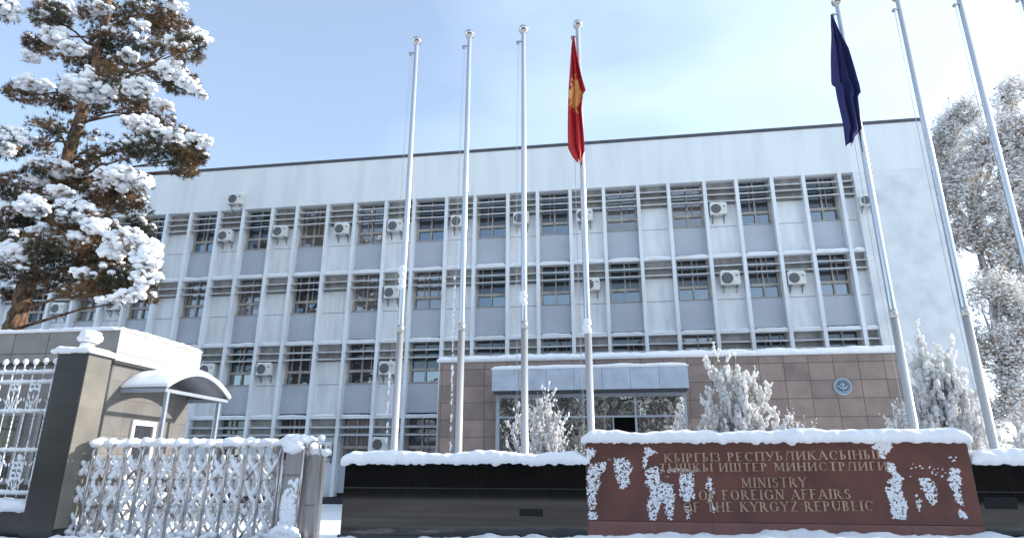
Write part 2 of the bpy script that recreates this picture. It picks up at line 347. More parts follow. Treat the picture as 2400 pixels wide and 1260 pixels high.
# ledges with snow
for i, z in enumerate(BAR[1:]):
    b = MB()
    for k in range(KMIN, 23):
        x0 = fx[k]+0.075; x1 = (fx[k+1]-0.075) if k < 22 else 10.70
        b.box(x0, x1, FY+0.06, FY+0.42, z-0.07, z+0.04)
    lo_ = b.build('ledge', FIN, bld)
    b = MB()
    for k in range(-9, 23):
        x0 = fx[k]+0.08; x1 = (fx[k+1]-0.08) if k < 22 else 10.70
        b.ridge([(x0,FY+0.2,z+0.04),(x1,FY+0.2,z+0.04)], 0.30, 0.07, seed=k+i*31.7, step=0.12, rag=0.012, drop=0.015, n=8, hv=0.5)
    b.build('ledge_snow', SNOW, lo_)
rng = random.Random(4)
hidden = MB()
def bay_visible(k, r):
    if r == 0: return k >= -5
    if r == 1: return k >= -7
    if r == 2: return k >= 1
    return 2 <= k <= 10
for r, z in enumerate(BAR):
    top = 13.67 if r == 0 else z-0.07
    sill = z-1.86
    base = z-3.30+0.04
    for k in range(KMIN, 23):
        x0 = fx[k]+0.075; x1 = (fx[k+1]-0.075) if k < 22 else 10.70
        window = (k % 2 == 1)
        vis = bay_visible(k, r)
        # louvre blades
        lv = MB() if vis else hidden
        zs = ([z-0.14] if r == 0 else [])+[z-0.43, z-0.75]
        for zz in zs:
            dz = rng.uniform(-0.012, 0.012); dz2 = rng.uniform(-0.012, 0.012)
            a = [(x0,FY+0.05,zz-0.045+dz),(x1,FY+0.05,zz-0.045+dz2),(x1,FY+0.27,zz+0.02+dz2),(x0,FY+0.27,zz+0.02+dz)]
            q = a + [(p[0],p[1],p[2]+0.055) for p in a]
            lv.add(q, [(3,2,1,0),(4,5,6,7),(0,1,5,4),(1,2,6,5),(2,3,7,6),(3,0,4,7)])
        if vis: lv.build('sun_louvre', SLAT, bld)
        if r == 3 and k > 10: continue
        if window:
            # blue-grey spandrel below the window, dark slot under it
            b = MB(); b.box(x0, x1, FY+0.30, FY+1.2, base+0.13, sill); b.build('spandrel_panel', SPAN, bld)
            b = MB(); b.box(x0, x1, FY+0.40, FY+1.2, base-0.11, base+0.13); b.build('shadow_gap', DARKR, bld)
            # window
            w0, w1 = x0+0.05, x1-0.05
            yf = FY+0.42
            b = MB(); xm = (w0+w1)/2; rail = sill+0.60
            b.box(w0-0.05, w0+0.05, yf, yf+0.14, sill, top); b.box(w1-0.05, w1+0.05, yf, yf+0.14, sill, top)
            b.box(xm-0.035, xm+0.035, yf, yf+0.14, sill+0.07, top)
            b.box(w0+0.05, xm-0.035, yf, yf+0.14, rail-0.06, rail+0.06); b.box(xm+0.035, w1-0.05, yf, yf+0.14, rail-0.06, rail+0.06)
            b.box(w0+0.05, w1-0.05, yf, yf+0.14, sill, sill+0.07)
            b.box(w0-0.02, w1+0.02, yf-0.16, yf-0.003, sill+0.003, sill+0.035)
            for (u0, u1) in ((w0+0.05, xm-0.035), (xm+0.035, w1-0.05)):
                if rng.random() < 0.6:
                    us = u0+(u1-u0)*rng.choice((0.32, 0.68)); b.box(us-0.018, us+0.018, yf+0.03, yf+0.12, rail+0.06, top)
            wo = b.build('window', FRAME, bld)
            b = MB()
            for (u0, u1) in ((w0+0.05, xm-0.035), (xm+0.035, w1-0.05)):
                for (v0, v1) in ((sill+0.07, rail-0.06), (rail+0.06, top)):
                    ty, tx = rng.uniform(-0.006, 0.006), rng.uniform(-0.006, 0.006)
                    b.add([(u0,yf+0.09+ty,v0),(u1,yf+0.09+ty+tx,v0),(u1,yf+0.09-ty+tx,v1),(u0,yf+0.09-ty,v1)], [(0,1,2,3)])
            curt = rng.random() < 0.15 or (k, r) in ((7,0),(7,1),(15,0),(-1,1),(3,1),(-3,1))
            pm = b.build('pane', [GLASSB if curt else GLASS, GLASSB if curt else GLASSU], wo)
            for q_, pl_ in enumerate(pm.data.polygons): pl_.material_index = q_ % 2
        else:
            pb = MB()
            pb.box(x0, x1, FY+0.34, FY+1.2, sill+0.012, top if r == 0 else top)
            pb.box(x0, x1, FY+0.34, FY+1.2, base-0.11, sill-0.012)
            pb.box(x0, x1, FY+0.37, FY+1.19, sill-0.012, sill+0.012, 1)
            pb.build('wall_panel', [PANEL, DARKR], bld)
            if vis or True:
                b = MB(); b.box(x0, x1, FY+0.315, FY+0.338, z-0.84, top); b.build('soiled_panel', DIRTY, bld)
o = hidden.build('sun_louvre', SLAT, bld); o['kind'] = 'stuff'
b = MB(); b.box(10.2, 10.30, FY+0.30, FY+0.36, 6.9, 12.9); b.build('corner_pipe', FIN, bld)

# entrance block
EX0, EX1, EY, EZ = -6.25, 9.66, 23.0, 5.15
b = MB(); b.box(EX0, -4.0, EY, FY-0.01, 0, EZ); b.box(2.47, EX1, EY, FY-0.01, 0, EZ); b.box(-4.0, 2.47, EY, FY-0.01, 4.02, EZ)
b.box(-4.0, 2.47, EY+1.5, FY-0.02, 0, 4.02, 1)
ent = b.build('entrance_block', [STONE, BLACK], bld)
b = MB(); b.box(EX0-0.07, EX1+0.07, EY-0.07, EY+0.9, EZ, EZ+0.07); b.build('coping', FIN, ent)
b = MB(); b.ridge([(EX0-0.1,EY+0.35,EZ+0.07),(EX1+0.1,EY+0.35,EZ+0.07)], 0.95, 0.17, seed=8, step=0.09, rag=0.03, drop=0.03); b.build('snow_cap', SNOW, ent)
# medallion
mc = at(1975, 905, EY-0.02)
b = MB()
def disc(bm, c, r0, r1, y0, y1, n=40, mi=0, a0=0, a1=2*math.pi):
    vs = []; fs = []
    for i in range(n+1):
        a = a0+(a1-a0)*i/n
        for (rr, yy) in ((r0,y1),(r0,y0),(r1,y0),(r1,y1)): vs.append((c.x+rr*math.cos(a), yy, c.z+rr*math.sin(a)))
    for i in range(n):
        for k in range(4):
            k2 = (k+1) % 4; fs.append((i*4+k, i*4+k2, (i+1)*4+k2, (i+1)*4+k))
    bm.add(vs, fs, mi)
disc(b, mc, 0.0, 0.235, EY-0.03, EY-0.001)
disc(b, mc, 0.235, 0.285, EY-0.05, EY-0.001, mi=1)
for i in range(24):
    a = 2*math.pi*i/24
    b.bar((mc.x+0.175*math.cos(a),EY-0.037,mc.z+0.175*math.sin(a)), (mc.x+0.225*math.cos(a),EY-0.037,mc.z+0.225*math.sin(a)), 0.02, 0.016, mi=1)
disc(b, Vector((mc.x,0,mc.z+0.03)), 0.0, 0.085, EY-0.048, EY-0.025, mi=1, a0=0, a1=math.pi, n=16)
for s_ in (-1, 1):
    for j in range(4):
        b.bar((mc.x+s_*0.02,EY-0.05-j*0.002,mc.z-0.06), (mc.x+s_*(0.16-j*0.02),EY-0.05-j*0.002,mc.z+0.03-j*0.035), 0.03, 0.02, mi=1)
    b.bar((mc.x+s_*0.17,EY-0.045,mc.z-0.14), (mc.x+s_*0.03,EY-0.045,mc.z-0.19), 0.03, 0.02, mi=1)
b.bar((mc.x,EY-0.06,mc.z-0.15), (mc.x,EY-0.06,mc.z+0.05), 0.05, 0.02, mi=1)
b.build('emblem', [mat('emblem_blue', (0.08,0.13,0.20), 0.5), mat('emblem_silver', (0.33,0.39,0.45), 0.4)], ent)
# canopy
b = MB(); b.box(-4.10, 2.56, 22.0, 22.999, 3.97, 4.70)
cano = b.build('entrance_canopy', CANP, bld)
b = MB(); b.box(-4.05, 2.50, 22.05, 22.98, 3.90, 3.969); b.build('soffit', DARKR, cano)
b = MB(); b.box(-4.12, 2.58, 21.975, 23.0, 4.70, 4.74); b.build('edge_trim', FIN, cano)
b = MB(); b.ridge([(-4.1,22.45,4.74),(2.56,22.45,4.74)], 0.9, 0.10, seed=2, step=0.09, rag=0.02, drop=0.02); b.build('snow_cap', SNOW, cano)
# glazing
GYY = 22.62
b = MB()
for x, wd in ((-3.98,0.13),(2.42,0.13),(0.78,0.07),(-2.3,0.06),(-0.75,0.06)):
    b.box(x-wd/2, x+wd/2, GYY-0.05, GYY+0.06, 0, 3.90)
xs = [-3.98+0.065, -2.3, -0.75, 0.78, 2.42-0.065]
hw = [0, 0.03, 0.03, 0.035, 0]
for i in range(4):
    b.box(xs[i]+hw[i], xs[i+1]-hw[i+1], GYY-0.04, GYY+0.05, 3.09, 3.15); b.box(xs[i]+hw[i], xs[i+1]-hw[i+1], GYY-0.04, GYY+0.05, 3.78, 3.90)
b.box(0.0, 0.04, GYY-0.04, GYY+0.05, 0, 3.09)
gz = b.build('entrance_glazing', STEEL, bld)
for i in range(4):
    for (v0, v1) in ((3.15, 3.78), (0.02, 3.09)):
        x0, x1 = xs[i]+hw[i], xs[i+1]-hw[i+1]
        if i == 2 and v0 < 1: x1 = 0.0
        q = rng.uniform(-0.006, 0.006); q2 = rng.uniform(-0.004, 0.004)
        b = MB(); b.add([(x0,GYY+q,v0),(x1,GYY-q,v0),(x1,GYY-q+q2,v1),(x0,GYY+q+q2,v1)], [(0,1,2,3)])
        b.build('pane', GLASSE, gz)
b = MB(); b.box(-3.9, 2.3, GYY+0.9, GYY+1.0, 0, 3.9); b.build('lobby_dark', BLACK, gz)
b = MB(); b.box(-4.05, -3.98, GYY+0.06, 23.02, 0, 3.9); b.box(2.42, 2.49, GYY+0.06, 23.0, 0, 3.9); b.build('return', STEEL, gz)

# ------------------------------------------------------------------ air conditioners
acs = [
 (550,465,26.72,'lone air conditioner box high on the blank parapet, above the top row of louvres'),
 (526,551,27.0,'air conditioner in the top storey closest to the pine branches'),
 (655,541,27.0,'air conditioner in the top storey, second one from the pine branches'),
 (800,535,27.0,'air conditioner with two long dark brackets, top storey, third one from the pine'),
 (925,528,27.0,'air conditioner beside the first flagpole in the top storey'),
 (1074,517,27.0,'air conditioner partly covered by the second flagpole in the top storey'),
 (1221,510,27.0,'air conditioner crossed by the third flagpole in the top storey'),
 (1370,503,27.0,'air conditioner just below the red flag, crossed by its pole'),
 (1684,488,27.0,'air conditioner alone in the top storey midway between the red and the blue flag'),
 (2034,466,26.72,'small air conditioner on the plain end wall beyond the last louvres, under the blue flag'),
 (133,722,27.0,'air conditioner beside the pine trunk just over the guardhouse roof'),
 (262,712,27.0,'air conditioner half hidden under the lowest pine branches'),
 (917,684,27.0,'air conditioner hanging left of the first flagpole, second storey from the top'),
 (1386,665,27.0,'air conditioner crossed by the red flag pole, second storey from the top'),
 (1712,652,27.0,'wide air conditioner, second storey from the top, over the tall shrub behind the sign'),
 (1868,650,27.0,'air conditioner in the second storey from the top, nearest the blue flag pole'),
 (483,866,27.0,'air conditioner peeking out from behind the guardhouse roof'),
 (617,864,27.0,'air conditioner above the folding gate, between the guardhouse and the first flagpole'),
 (906,862,27.0,'air conditioner left of the first flagpole, at the level of the entrance roof'),
 (890,1040,27.0,'grey air conditioner just above the snow on the black wall, beside the first flagpole'),
 (757,1052,27.0,'grey air conditioner low on the facade behind the steel gate post'),
]
def ac_parts():
    t = thing('air_conditioner', 'x', 'air conditioner')
    b = MB(); b.box(-0.36,0.36,0,0.30,0,0.52); b.build('casing', ACW, t, bevel=0.02)
    b = MB()
    vs = []
    def ring(bm, cx, cz, r0, r1, y0, y1, n=24, mi=0):
        disc(bm, Vector((cx,0,cz)), r0, r1, y0, y1, n, mi)
    ring(b, -0.11, 0.26, 0.0, 0.215, -0.006, 0.001)
    for rr in (0.06, 0.11, 0.16, 0.205): ring(b, -0.11, 0.26, rr, rr+0.012, -0.016, -0.006, mi=1)
    for i in range(8):
        a = math.pi*i/4; b.bar((-0.11+0.04*math.cos(a),-0.012,0.26+0.04*math.sin(a)),(-0.11+0.21*math.cos(a),-0.012,0.26+0.21*math.sin(a)),0.012,0.006,mi=1)
    b.build('fan_grille', [ACG, GREYM], t)
    b = MB(); b.box(0.19,0.30,-0.004,-0.0005,0.33,0.40); b.build('badge_plate', GREYM, t)
    for s_ in (-0.24, 0.24):
        b = MB(); b.box(s_-0.02,s_+0.02,0.02,0.40,-0.05,-0.002); b.bar((s_,0.05,-0.05),(s_,0.38,-0.26),0.03,0.03,up=(1,0,0)); b.box(s_-0.02,s_+0.02,0.36,0.40,-0.34,-0.05); b.build('bracket', GREYM, t)
    b = MB(); b.ridge([(-0.35,0.15,0.52),(0.35,0.15,0.52)], 0.31, 0.05, seed=1.2, step=0.08, n=8, drop=0.01, rag=0.01, hv=0.5); b.build('snow_cap', SNOW, t)
    return t
proto = ac_parts()
def copy_thing(o, loc, label, group=None, scale=1.0, rz=0.0):
    c = o.copy(); COL.objects.link(c); c.location = loc; c['label'] = label; c.scale = (scale,)*3; c.rotation_euler = (0,0,rz)
    if group: c['group'] = group
    for ch in o.children:
        d = ch.copy(); COL.objects.link(d); d.parent = c
        for g in ch.children:
            e = g.copy(); COL.objects.link(e); e.parent = d
    return c
for i, (px, py, Y, lab) in enumerate(acs):
    p = at(px, py, Y); p.z -= 0.27
    sc = 1.12 if i in (14,) else (0.85 if i == 9 else 1.0)
    if i == 0: proto.location = p; proto['label'] = lab; proto['group'] = 'air conditioners on the facade'
    else: copy_thing(proto, p, lab, 'air conditioners on the facade', sc)

# ------------------------------------------------------------------ flagpoles
PY = 12.2
poles = [
 (-4.155,10.91,'bare steel flagpole farthest from the flags, nearest the pine tree, snow lump on its joint', (945,640), 0),
 (-2.893,10.96,'second bare steel flagpole from the pine, an ice coated rope hanging beside it', None, 0),
 (-1.634,10.94,'third bare steel flagpole from the pine, between the roped pole and the red flag pole', (1230,700), 0),
 (-0.40,10.93,'steel flagpole that carries the red flag', (1381,765), 1),
 (5.10,10.87,'steel flagpole that carries the dark blue flag', None, 1),
 (6.29,10.85,'bare steel flagpole beside the blue flag pole, before the building corner', None, 0),
 (7.45,10.83,'bare steel flagpole crossing the frosted tree', None, 0),
 (8.62,10.80,'flagpole showing only a sliver in the top right corner', None, 0),
]
for i, (x, zt, lab, sn, rope) in enumerate(poles):
    t = thing('flagpole', lab, 'flagpole', 'flagpoles behind the wall')
    b = MB(); b.lathe((x,PY,0), [(0.07,0.0),(0.068,3.96),(0.0,3.96)], 20); b.build('lower_shaft', LOWPOLE, t)
    b = MB(); b.lathe((x,PY,0), [(0.0,3.97),(0.0705,3.97),(0.0705,4.12),(0.0,4.12)], 20); b.build('joint_collar', LOWPOLE, t)
    b = MB(); b.lathe((x,PY,0), [(0.064,4.12),(0.05,zt-0.12)], 20); b.build('upper_shaft', CHROME, t)
    b = MB(); b.lathe((x,PY,zt), [(0.0,-0.14),(0.05,-0.13),(0.055,-0.10),(0.095,-0.07),(0.108,-0.02),(0.112,-0.012),(0.112,0.012),(0.106,0.02),(0.09,0.065),(0.05,0.10),(0.0,0.112)], 24); b.build('finial', CHROME, t)
    b = MB(); b.bar((x-0.04,PY-0.01,zt-0.33),(x-0.13,PY-0.03,zt-0.33),0.03,0.025,up=(0,0,1)); b.tube([(x-0.13,PY-0.045,zt-0.36),(x-0.13,PY+0.0,zt-0.36)],0.035,10); b.build('pulley', BRUSH, t)
    b = MB(); n = 14
    b.tube([(x-0.13-0.03*math.sin(math.pi*j/n),PY-0.04,zt-0.36-(zt-1.6)*j/n) for j in range(n+1)], 0.0035, 5)
    b.tube([(x-0.10-0.05*math.sin(math.pi*j/n),PY-0.0,zt-0.36-(zt-1.6)*j/n) for j in range(n+1)], 0.0035, 5)
    hal = b.build('halyard', ROPE, t)
    b = MB(); b.box(x-0.16,x-0.06,PY-0.05,PY-0.01,1.5,1.62); b.build('cleat', GREYM, t)
    if i in (0, 1):
        b = MB(); rg = random.Random(i+3)
        z0, z1 = ((1.55, 3.4) if i == 0 else (1.7, 5.2))
        z = z0
        while z < z1:
            if rg.random() < 0.72: b.lump((x-0.13-0.03*math.sin(math.pi*(zt-z)/zt)+rg.uniform(-0.01,0.01),PY-0.04,z),(rg.uniform(0.014,0.03),0.02,rg.uniform(0.03,0.07)),z,1)
            z += rg.uniform(0.05,0.11)
        b.build('rope_snow', SNOWF, hal)
    if sn:
        p = at(sn[0], sn[1], PY); b = MB()
        for j in range(9 if i == 0 else 5): b.lump((x+0.02*math.sin(j*2.1)-0.015,PY-0.045,p.z+0.10-0.05*j),(0.07,0.05,0.06),j+i*9,2)
        b.build('snow_lump', SNOWF, t)
    settle(t, (x,PY,0))

# flags: limp cloth, gathered into folds along the pole
def flag(name, lab, X, Yc, rows, mats, pat=None):
    "rows: (z, left, right) of the hanging cloth; folded into an accordion in depth"
    b = MB(); nx = 28; vs = []; fs = []; nr = 60
    zs = [r_[0] for r_ in rows]
    def lerp(z):
        for i in range(len(rows)-1):
            if rows[i][0] >= z >= rows[i+1][0]:
                a = (rows[i][0]-z)/(rows[i][0]-rows[i+1][0]+1e-9)
                return [rows[i][j]*(1-a)+rows[i+1][j]*a for j in (1, 2)]
        return rows[-1][1:3]
    for i in range(nr+1):
        z = zs[0]+(zs[-1]-zs[0])*i/nr; l, r_ = lerp(z); f = i/nr
        for k in range(nx+1):
            u = k/nx
            ph = u*math.pi*5.2 + 0.9*math.sin(f*3.1+u*2) + 0.6
            xx = l+(r_-l)*(u + 0.045*math.sin(ph*2)*min(1, f*4))
            yy = Yc - 0.02 + (0.075*math.sin(ph)+0.02*math.sin(ph*2.3+f*9))*min(1, f*3+0.1)
            zz = z + 0.03*math.sin(u*9+f*4)*min(1, f*2)
            vs.append((xx, yy, zz))
    for i in range(nr):
        for k in range(nx): fs.append((i*(nx+1)+k, i*(nx+1)+k+1, (i+1)*(nx+1)+k+1, (i+1)*(nx+1)+k))
    b.add(vs, fs, 0, True)
    o = b.build(name, mats)
    sd = o.modifiers.new('thickness', 'SOLIDIFY'); sd.thickness = 0.004
    return o
def rows_px(pts, Y): return [(at((l+r_)/2, y, Y).z, at(l, y, Y).x, at(r_, y, Y).x) for (y, l, r_) in pts]
rd = mat('red_flag_cloth', (0.50,0.018,0.022), 0.75, var=0.2, scale=5)
t_ = rd.node_tree; k_ = t_.links.new
ec = at(1349, 226, PY-0.1)
g_ = t_.nodes.new('ShaderNodeNewGeometry'); vm = t_.nodes.new('ShaderNodeVectorMath'); vm.operation = 'SUBTRACT'; vm.inputs[1].default_value = (ec.x, 0, ec.z); k_(g_.outputs['Position'], vm.inputs[0])
sc_ = t_.nodes.new('ShaderNodeVectorMath'); sc_.operation = 'MULTIPLY'; sc_.inputs[1].default_value = (2.4, 0, 1.0); k_(vm.outputs[0], sc_.inputs[0])
ln = t_.nodes.new('ShaderNodeVectorMath'); ln.operation = 'LENGTH'; k_(sc_.outputs[0], ln.inputs[0])
wn = t_.nodes.new('ShaderNodeTexNoise'); wn.inputs['Scale'].default_value = 9; wn.inputs['Detail'].default_value = 3; k_(g_.outputs['Position'], wn.inputs['Vector'])
sb = t_.nodes.new('ShaderNodeMath'); sb.operation = 'MULTIPLY_ADD'; sb.inputs[1].default_value = -0.75; k_(wn.outputs['Fac'], sb.inputs[0]); 
sb.inputs[2].default_value = 0.73
cmpn = t_.nodes.new('ShaderNodeMath'); cmpn.operation = 'LESS_THAN'; k_(ln.outputs['Value'], cmpn.inputs[0]); k_(sb.outputs[0], cmpn.inputs[1])
mxr = t_.nodes.new('ShaderNodeMix'); mxr.data_type = 'RGBA'; mxr.inputs['B'].default_value = (0.72,0.36,0.11,1)
k_(t_.nodes[rd['_mix']].outputs['Result'], mxr.inputs['A']); k_(cmpn.outputs[0], mxr.inputs['Factor']); k_(mxr.outputs['Result'], t_.nodes['Principled BSDF'].inputs['Base Color'])
fr = flag('flag', 'x', 0, PY-0.12, rows_px([(86,1342,1346),(130,1337,1352),(190,1333,1364),(218,1332,1372),(224,1332,1366),(260,1331,1362),(300,1330,1366),(340,1329,1369),(360,1339,1369),(377,1354,1362)], PY-0.12), rd)
tag(fr, 'red flag with a gold emblem hanging limp from its pole', 'flag')
bl = mat('blue_flag_cloth', (0.022,0.022,0.115), 0.8, var=0.25, scale=4)
fb = flag('flag', 'x', 0, PY-0.12, rows_px([(36,1946,1950),(80,1948,1966),(120,1949,1984),(190,1951,2004),(196,1953,2006),(200,1960,2008),(222,1963,2013),(228,1964,2006),(290,1976,2016),(306,1978,2019),(318,1980,2004),(337,1983,1998)], PY-0.12), bl)
tag(fb, 'plain dark blue flag hanging limp from its pole', 'flag')

# ------------------------------------------------------------------ black wall, sign, snow bank
WY = 11.0
wl = thing('granite_wall', 'polished black granite wall with a thick snow cap between the gate and the red sign', 'wall', 'black granite walls beside the sign')
b = MB(); b.box(-4.60,-0.47,WY,WY+0.45,0,1.47); b.build('slab_face', GRAN, wl)
v = at(1245,1200,WY); b = MB(); b.box(v.x-0.19,v.x+0.19,WY-0.006,WY-0.001,v.z-0.055,v.z+0.055); b.build('vent', BLACK, wl)
b = MB(); b.box(-4.63,-0.47,WY-0.05,WY-0.001,0,0.30); b.build('plinth', mat('grey_granite', (0.06,0.06,0.06), 0.35), wl)
b = MB(); b.ridge([(-4.66,WY+0.21,1.47),(-0.40,WY+0.21,1.47)], 0.60, 0.155, seed=4, step=0.025, rag=0.022, drop=0.045, n=18); b.build('snow_cap', SNOW, wl)
wr = thing('granite_wall', 'polished black granite wall running past the right-hand side of the red sign', 'wall', 'black granite walls beside the sign')
b = MB(); b.box(5.29,13.0,WY,WY+0.45,0,1.47); b.build('slab_face', GRAN, wr)
b = MB(); b.box(5.29,13.0,WY-0.05,WY-0.001,0,0.30); b.build('plinth', mat('grey_granite', (0.06,0.06,0.06), 0.35), wr)
v = at(2345,1178,WY); b = MB(); b.box(v.x-0.22,v.x+0.22,WY-0.006,WY-0.001,v.z-0.08,v.z+0.08); b.build('vent', BLACK, wr)
b = MB(); b.ridge([(5.30,WY+0.21,1.47),(13.0,WY+0.21,1.47)], 0.60, 0.16, seed=9, step=0.03, rag=0.022, drop=0.045, n=18); b.build('snow_cap', SNOW, wr)

SY = 10.95
sg = thing('ministry_sign', 'red granite sign wall with bronze lettering and snow stuck to its face', 'sign')
b = MB(); b.box(-0.46,5.28,SY,SY+0.6,0.57,1.80); b.build('slab_face', REDG, sg, bevel=0.008)
b = MB(); b.box(-0.47,5.29,SY-0.012,SY+0.6,0,0.568); b.build('plinth', REDB, sg, bevel=0.006)
b = MB(); b.ridge([(-0.53,SY+0.28,1.80),(5.33,SY+0.28,1.80)], 0.78, 0.155, seed=14, step=0.025, rag=0.022, drop=0.05, n=18); b.build('snow_cap', SNOW, sg)
# lettering: hand-drawn roman capitals
T_, t1 = 0.175, 0.08
def V(x, y0=0.0, y1=1.0, w_=T_): return [('L',x,y0,x,y1,w_), ('S',x,y0), ('S',x,y1)]
def Ln(x0,y0,x1,y1,w_): return [('L',x0,y0,x1,y1,w_)]
def Ar(cx,cy,rx,ry,a0,a1): return [('A',cx,cy,rx,ry,a0,a1)]
tk = 0.22
G = {
 'К': (V(.17)+Ln(.22,.46,.66,1,t1)+Ln(.36,.58,.76,0,T_)+[('S',.68,1),('S',.78,0)], .95),
 'Ы': (V(.15)+Ar(.2,.27,.36,.27,-90,90)+V(.90), 1.08),
 'Р': (V(.15)+Ar(.2,.73,.42,.27,-90,90), .74),
 'Г': (V(.15)+Ln(.1,.96,.62,.96,t1)+Ln(.6,1,.6,1-tk,t1*.8), .70),
 'З': (Ar(.25,.74,.27,.26,-90,150)+Ar(.25,.27,.33,.27,-150,90), .68),
 'Е': (V(.15)+Ln(.1,.96,.62,.96,t1)+Ln(.15,.52,.5,.52,t1)+Ln(.1,.04,.66,.04,t1)+Ln(.6,1,.6,1-tk,t1*.8)+Ln(.64,0,.64,tk,t1*.8)+Ln(.5,.42,.5,.62,t1*.8), .76),
 'С': (Ar(.46,.5,.42,.5,48,312)+Ln(.76,.95,.76,.68,t1*.9), .90),
 'П': (V(.15)+V(.74)+Ln(.1,.96,.78,.96,t1), .94),
 'У': (Ln(.1,1,.44,.38,T_)+Ln(.76,1,.36,.06,t1)+[('S',.1,1),('S',.76,1)]+Ln(.2,.05,.38,.06,t1*1.6), .88),
 'Б': (V(.15)+Ln(.1,.96,.62,.96,t1)+Ln(.6,1,.6,1-tk,t1*.8)+Ar(.2,.28,.42,.28,-90,90), .75),
 'Л': (Ln(.12,.02,.32,.97,t1)+V(.76)+Ln(.22,.96,.8,.96,t1)+[('S',.12,0)], .97),
 'И': (V(.15)+V(.77)+Ln(.2,.08,.72,.92,t1), .98),
 'А': (Ln(.08,0,.43,1,t1)+Ln(.42,1,.78,0,T_)+Ln(.22,.34,.64,.34,t1*.9)+[('S',.08,0),('S',.79,0)], .92),
 'Н': (V(.15)+V(.75)+Ln(.15,.52,.75,.52,t1), .96),
 'Т': (V(.42)+Ln(.06,.96,.78,.96,t1)+Ln(.08,1,.08,1-tk,t1*.8)+Ln(.76,1,.76,1-tk,t1*.8), .86),
 'Ш': (V(.15)+V(.60)+V(1.05)+Ln(.15,.04,1.05,.04,t1), 1.25),
 'М': (Ln(.15,0,.15,1,t1)+Ln(.17,1,.52,.12,T_)+Ln(.52,.12,.88,1,t1)+Ln(.9,0,.9,1,T_)+[('S',.15,0),('S',.9,0),('S',.13,1),('S',.92,1)], 1.12),
 'I': (V(.17), .38),
 'N': (Ln(.15,0,.15,1,t1)+Ln(.15,1,.75,.02,T_)+Ln(.76,0,.76,1,t1)+[('S',.15,0),('S',.12,1),('S',.76,1)], .95),
 'S': (Ar(.33,.74,.25,.26,25,270)+Ar(.33,.27,.28,.27,-155,90), .68),
 'R': (V(.15)+Ar(.2,.73,.40,.27,-90,90)+Ln(.38,.5,.74,0,T_)+[('S',.76,0)], .88),
 'Y': (Ln(.08,1,.42,.47,T_)+Ln(.76,1,.42,.47,t1)+Ln(.42,0,.42,.5,T_)+[('S',.08,1),('S',.76,1),('S',.42,0)], .86),
 'O': (Ar(.48,.5,.42,.5,0,360), .98),
 'F': (V(.15)+Ln(.1,.96,.62,.96,t1)+Ln(.15,.5,.48,.5,t1)+Ln(.6,1,.6,1-tk,t1*.8)+Ln(.48,.4,.48,.6,t1*.8), .72),
 'G': (Ar(.46,.5,.42,.5,48,318)+Ln(.78,.08,.78,.44,T_)+[('S',.78,.44)]+Ln(.76,.95,.76,.68,t1*.9), .97),
 'Z': (Ln(.1,.96,.7,.96,t1)+Ln(.08,.04,.72,.04,t1)+Ln(.64,.95,.15,.05,T_)+Ln(.1,1,.1,1-tk,t1*.8)+Ln(.71,0,.71,tk,t1*.8), .82),
 'U': (Ln(.15,.3,.15,1,T_)+Ln(.74,.3,.74,1,t1)+Ar(.445,.32,.295,.32,180,360)+[('S',.15,1),('S',.74,1)], .92),
 'B': (V(.15)+Ar(.2,.75,.35,.25,-90,90)+Ar(.2,.27,.41,.27,-90,90), .76),
 'L': (V(.15)+Ln(.1,.04,.64,.04,t1)+Ln(.62,0,.62,tk,t1*.8), .72),
 'H': (V(.15)+V(.75)+Ln(.15,.52,.75,.52,t1), .96),
}
G = {a_: (v_[0], v_[1]+0.09) for a_, v_ in G.items()}
for a_, c_ in (('K','К'),('E','Е'),('A','А'),('T','Т'),('P','Р'),('C','С'),('M','М')): G[a_] = G[c_]
eps = [0]
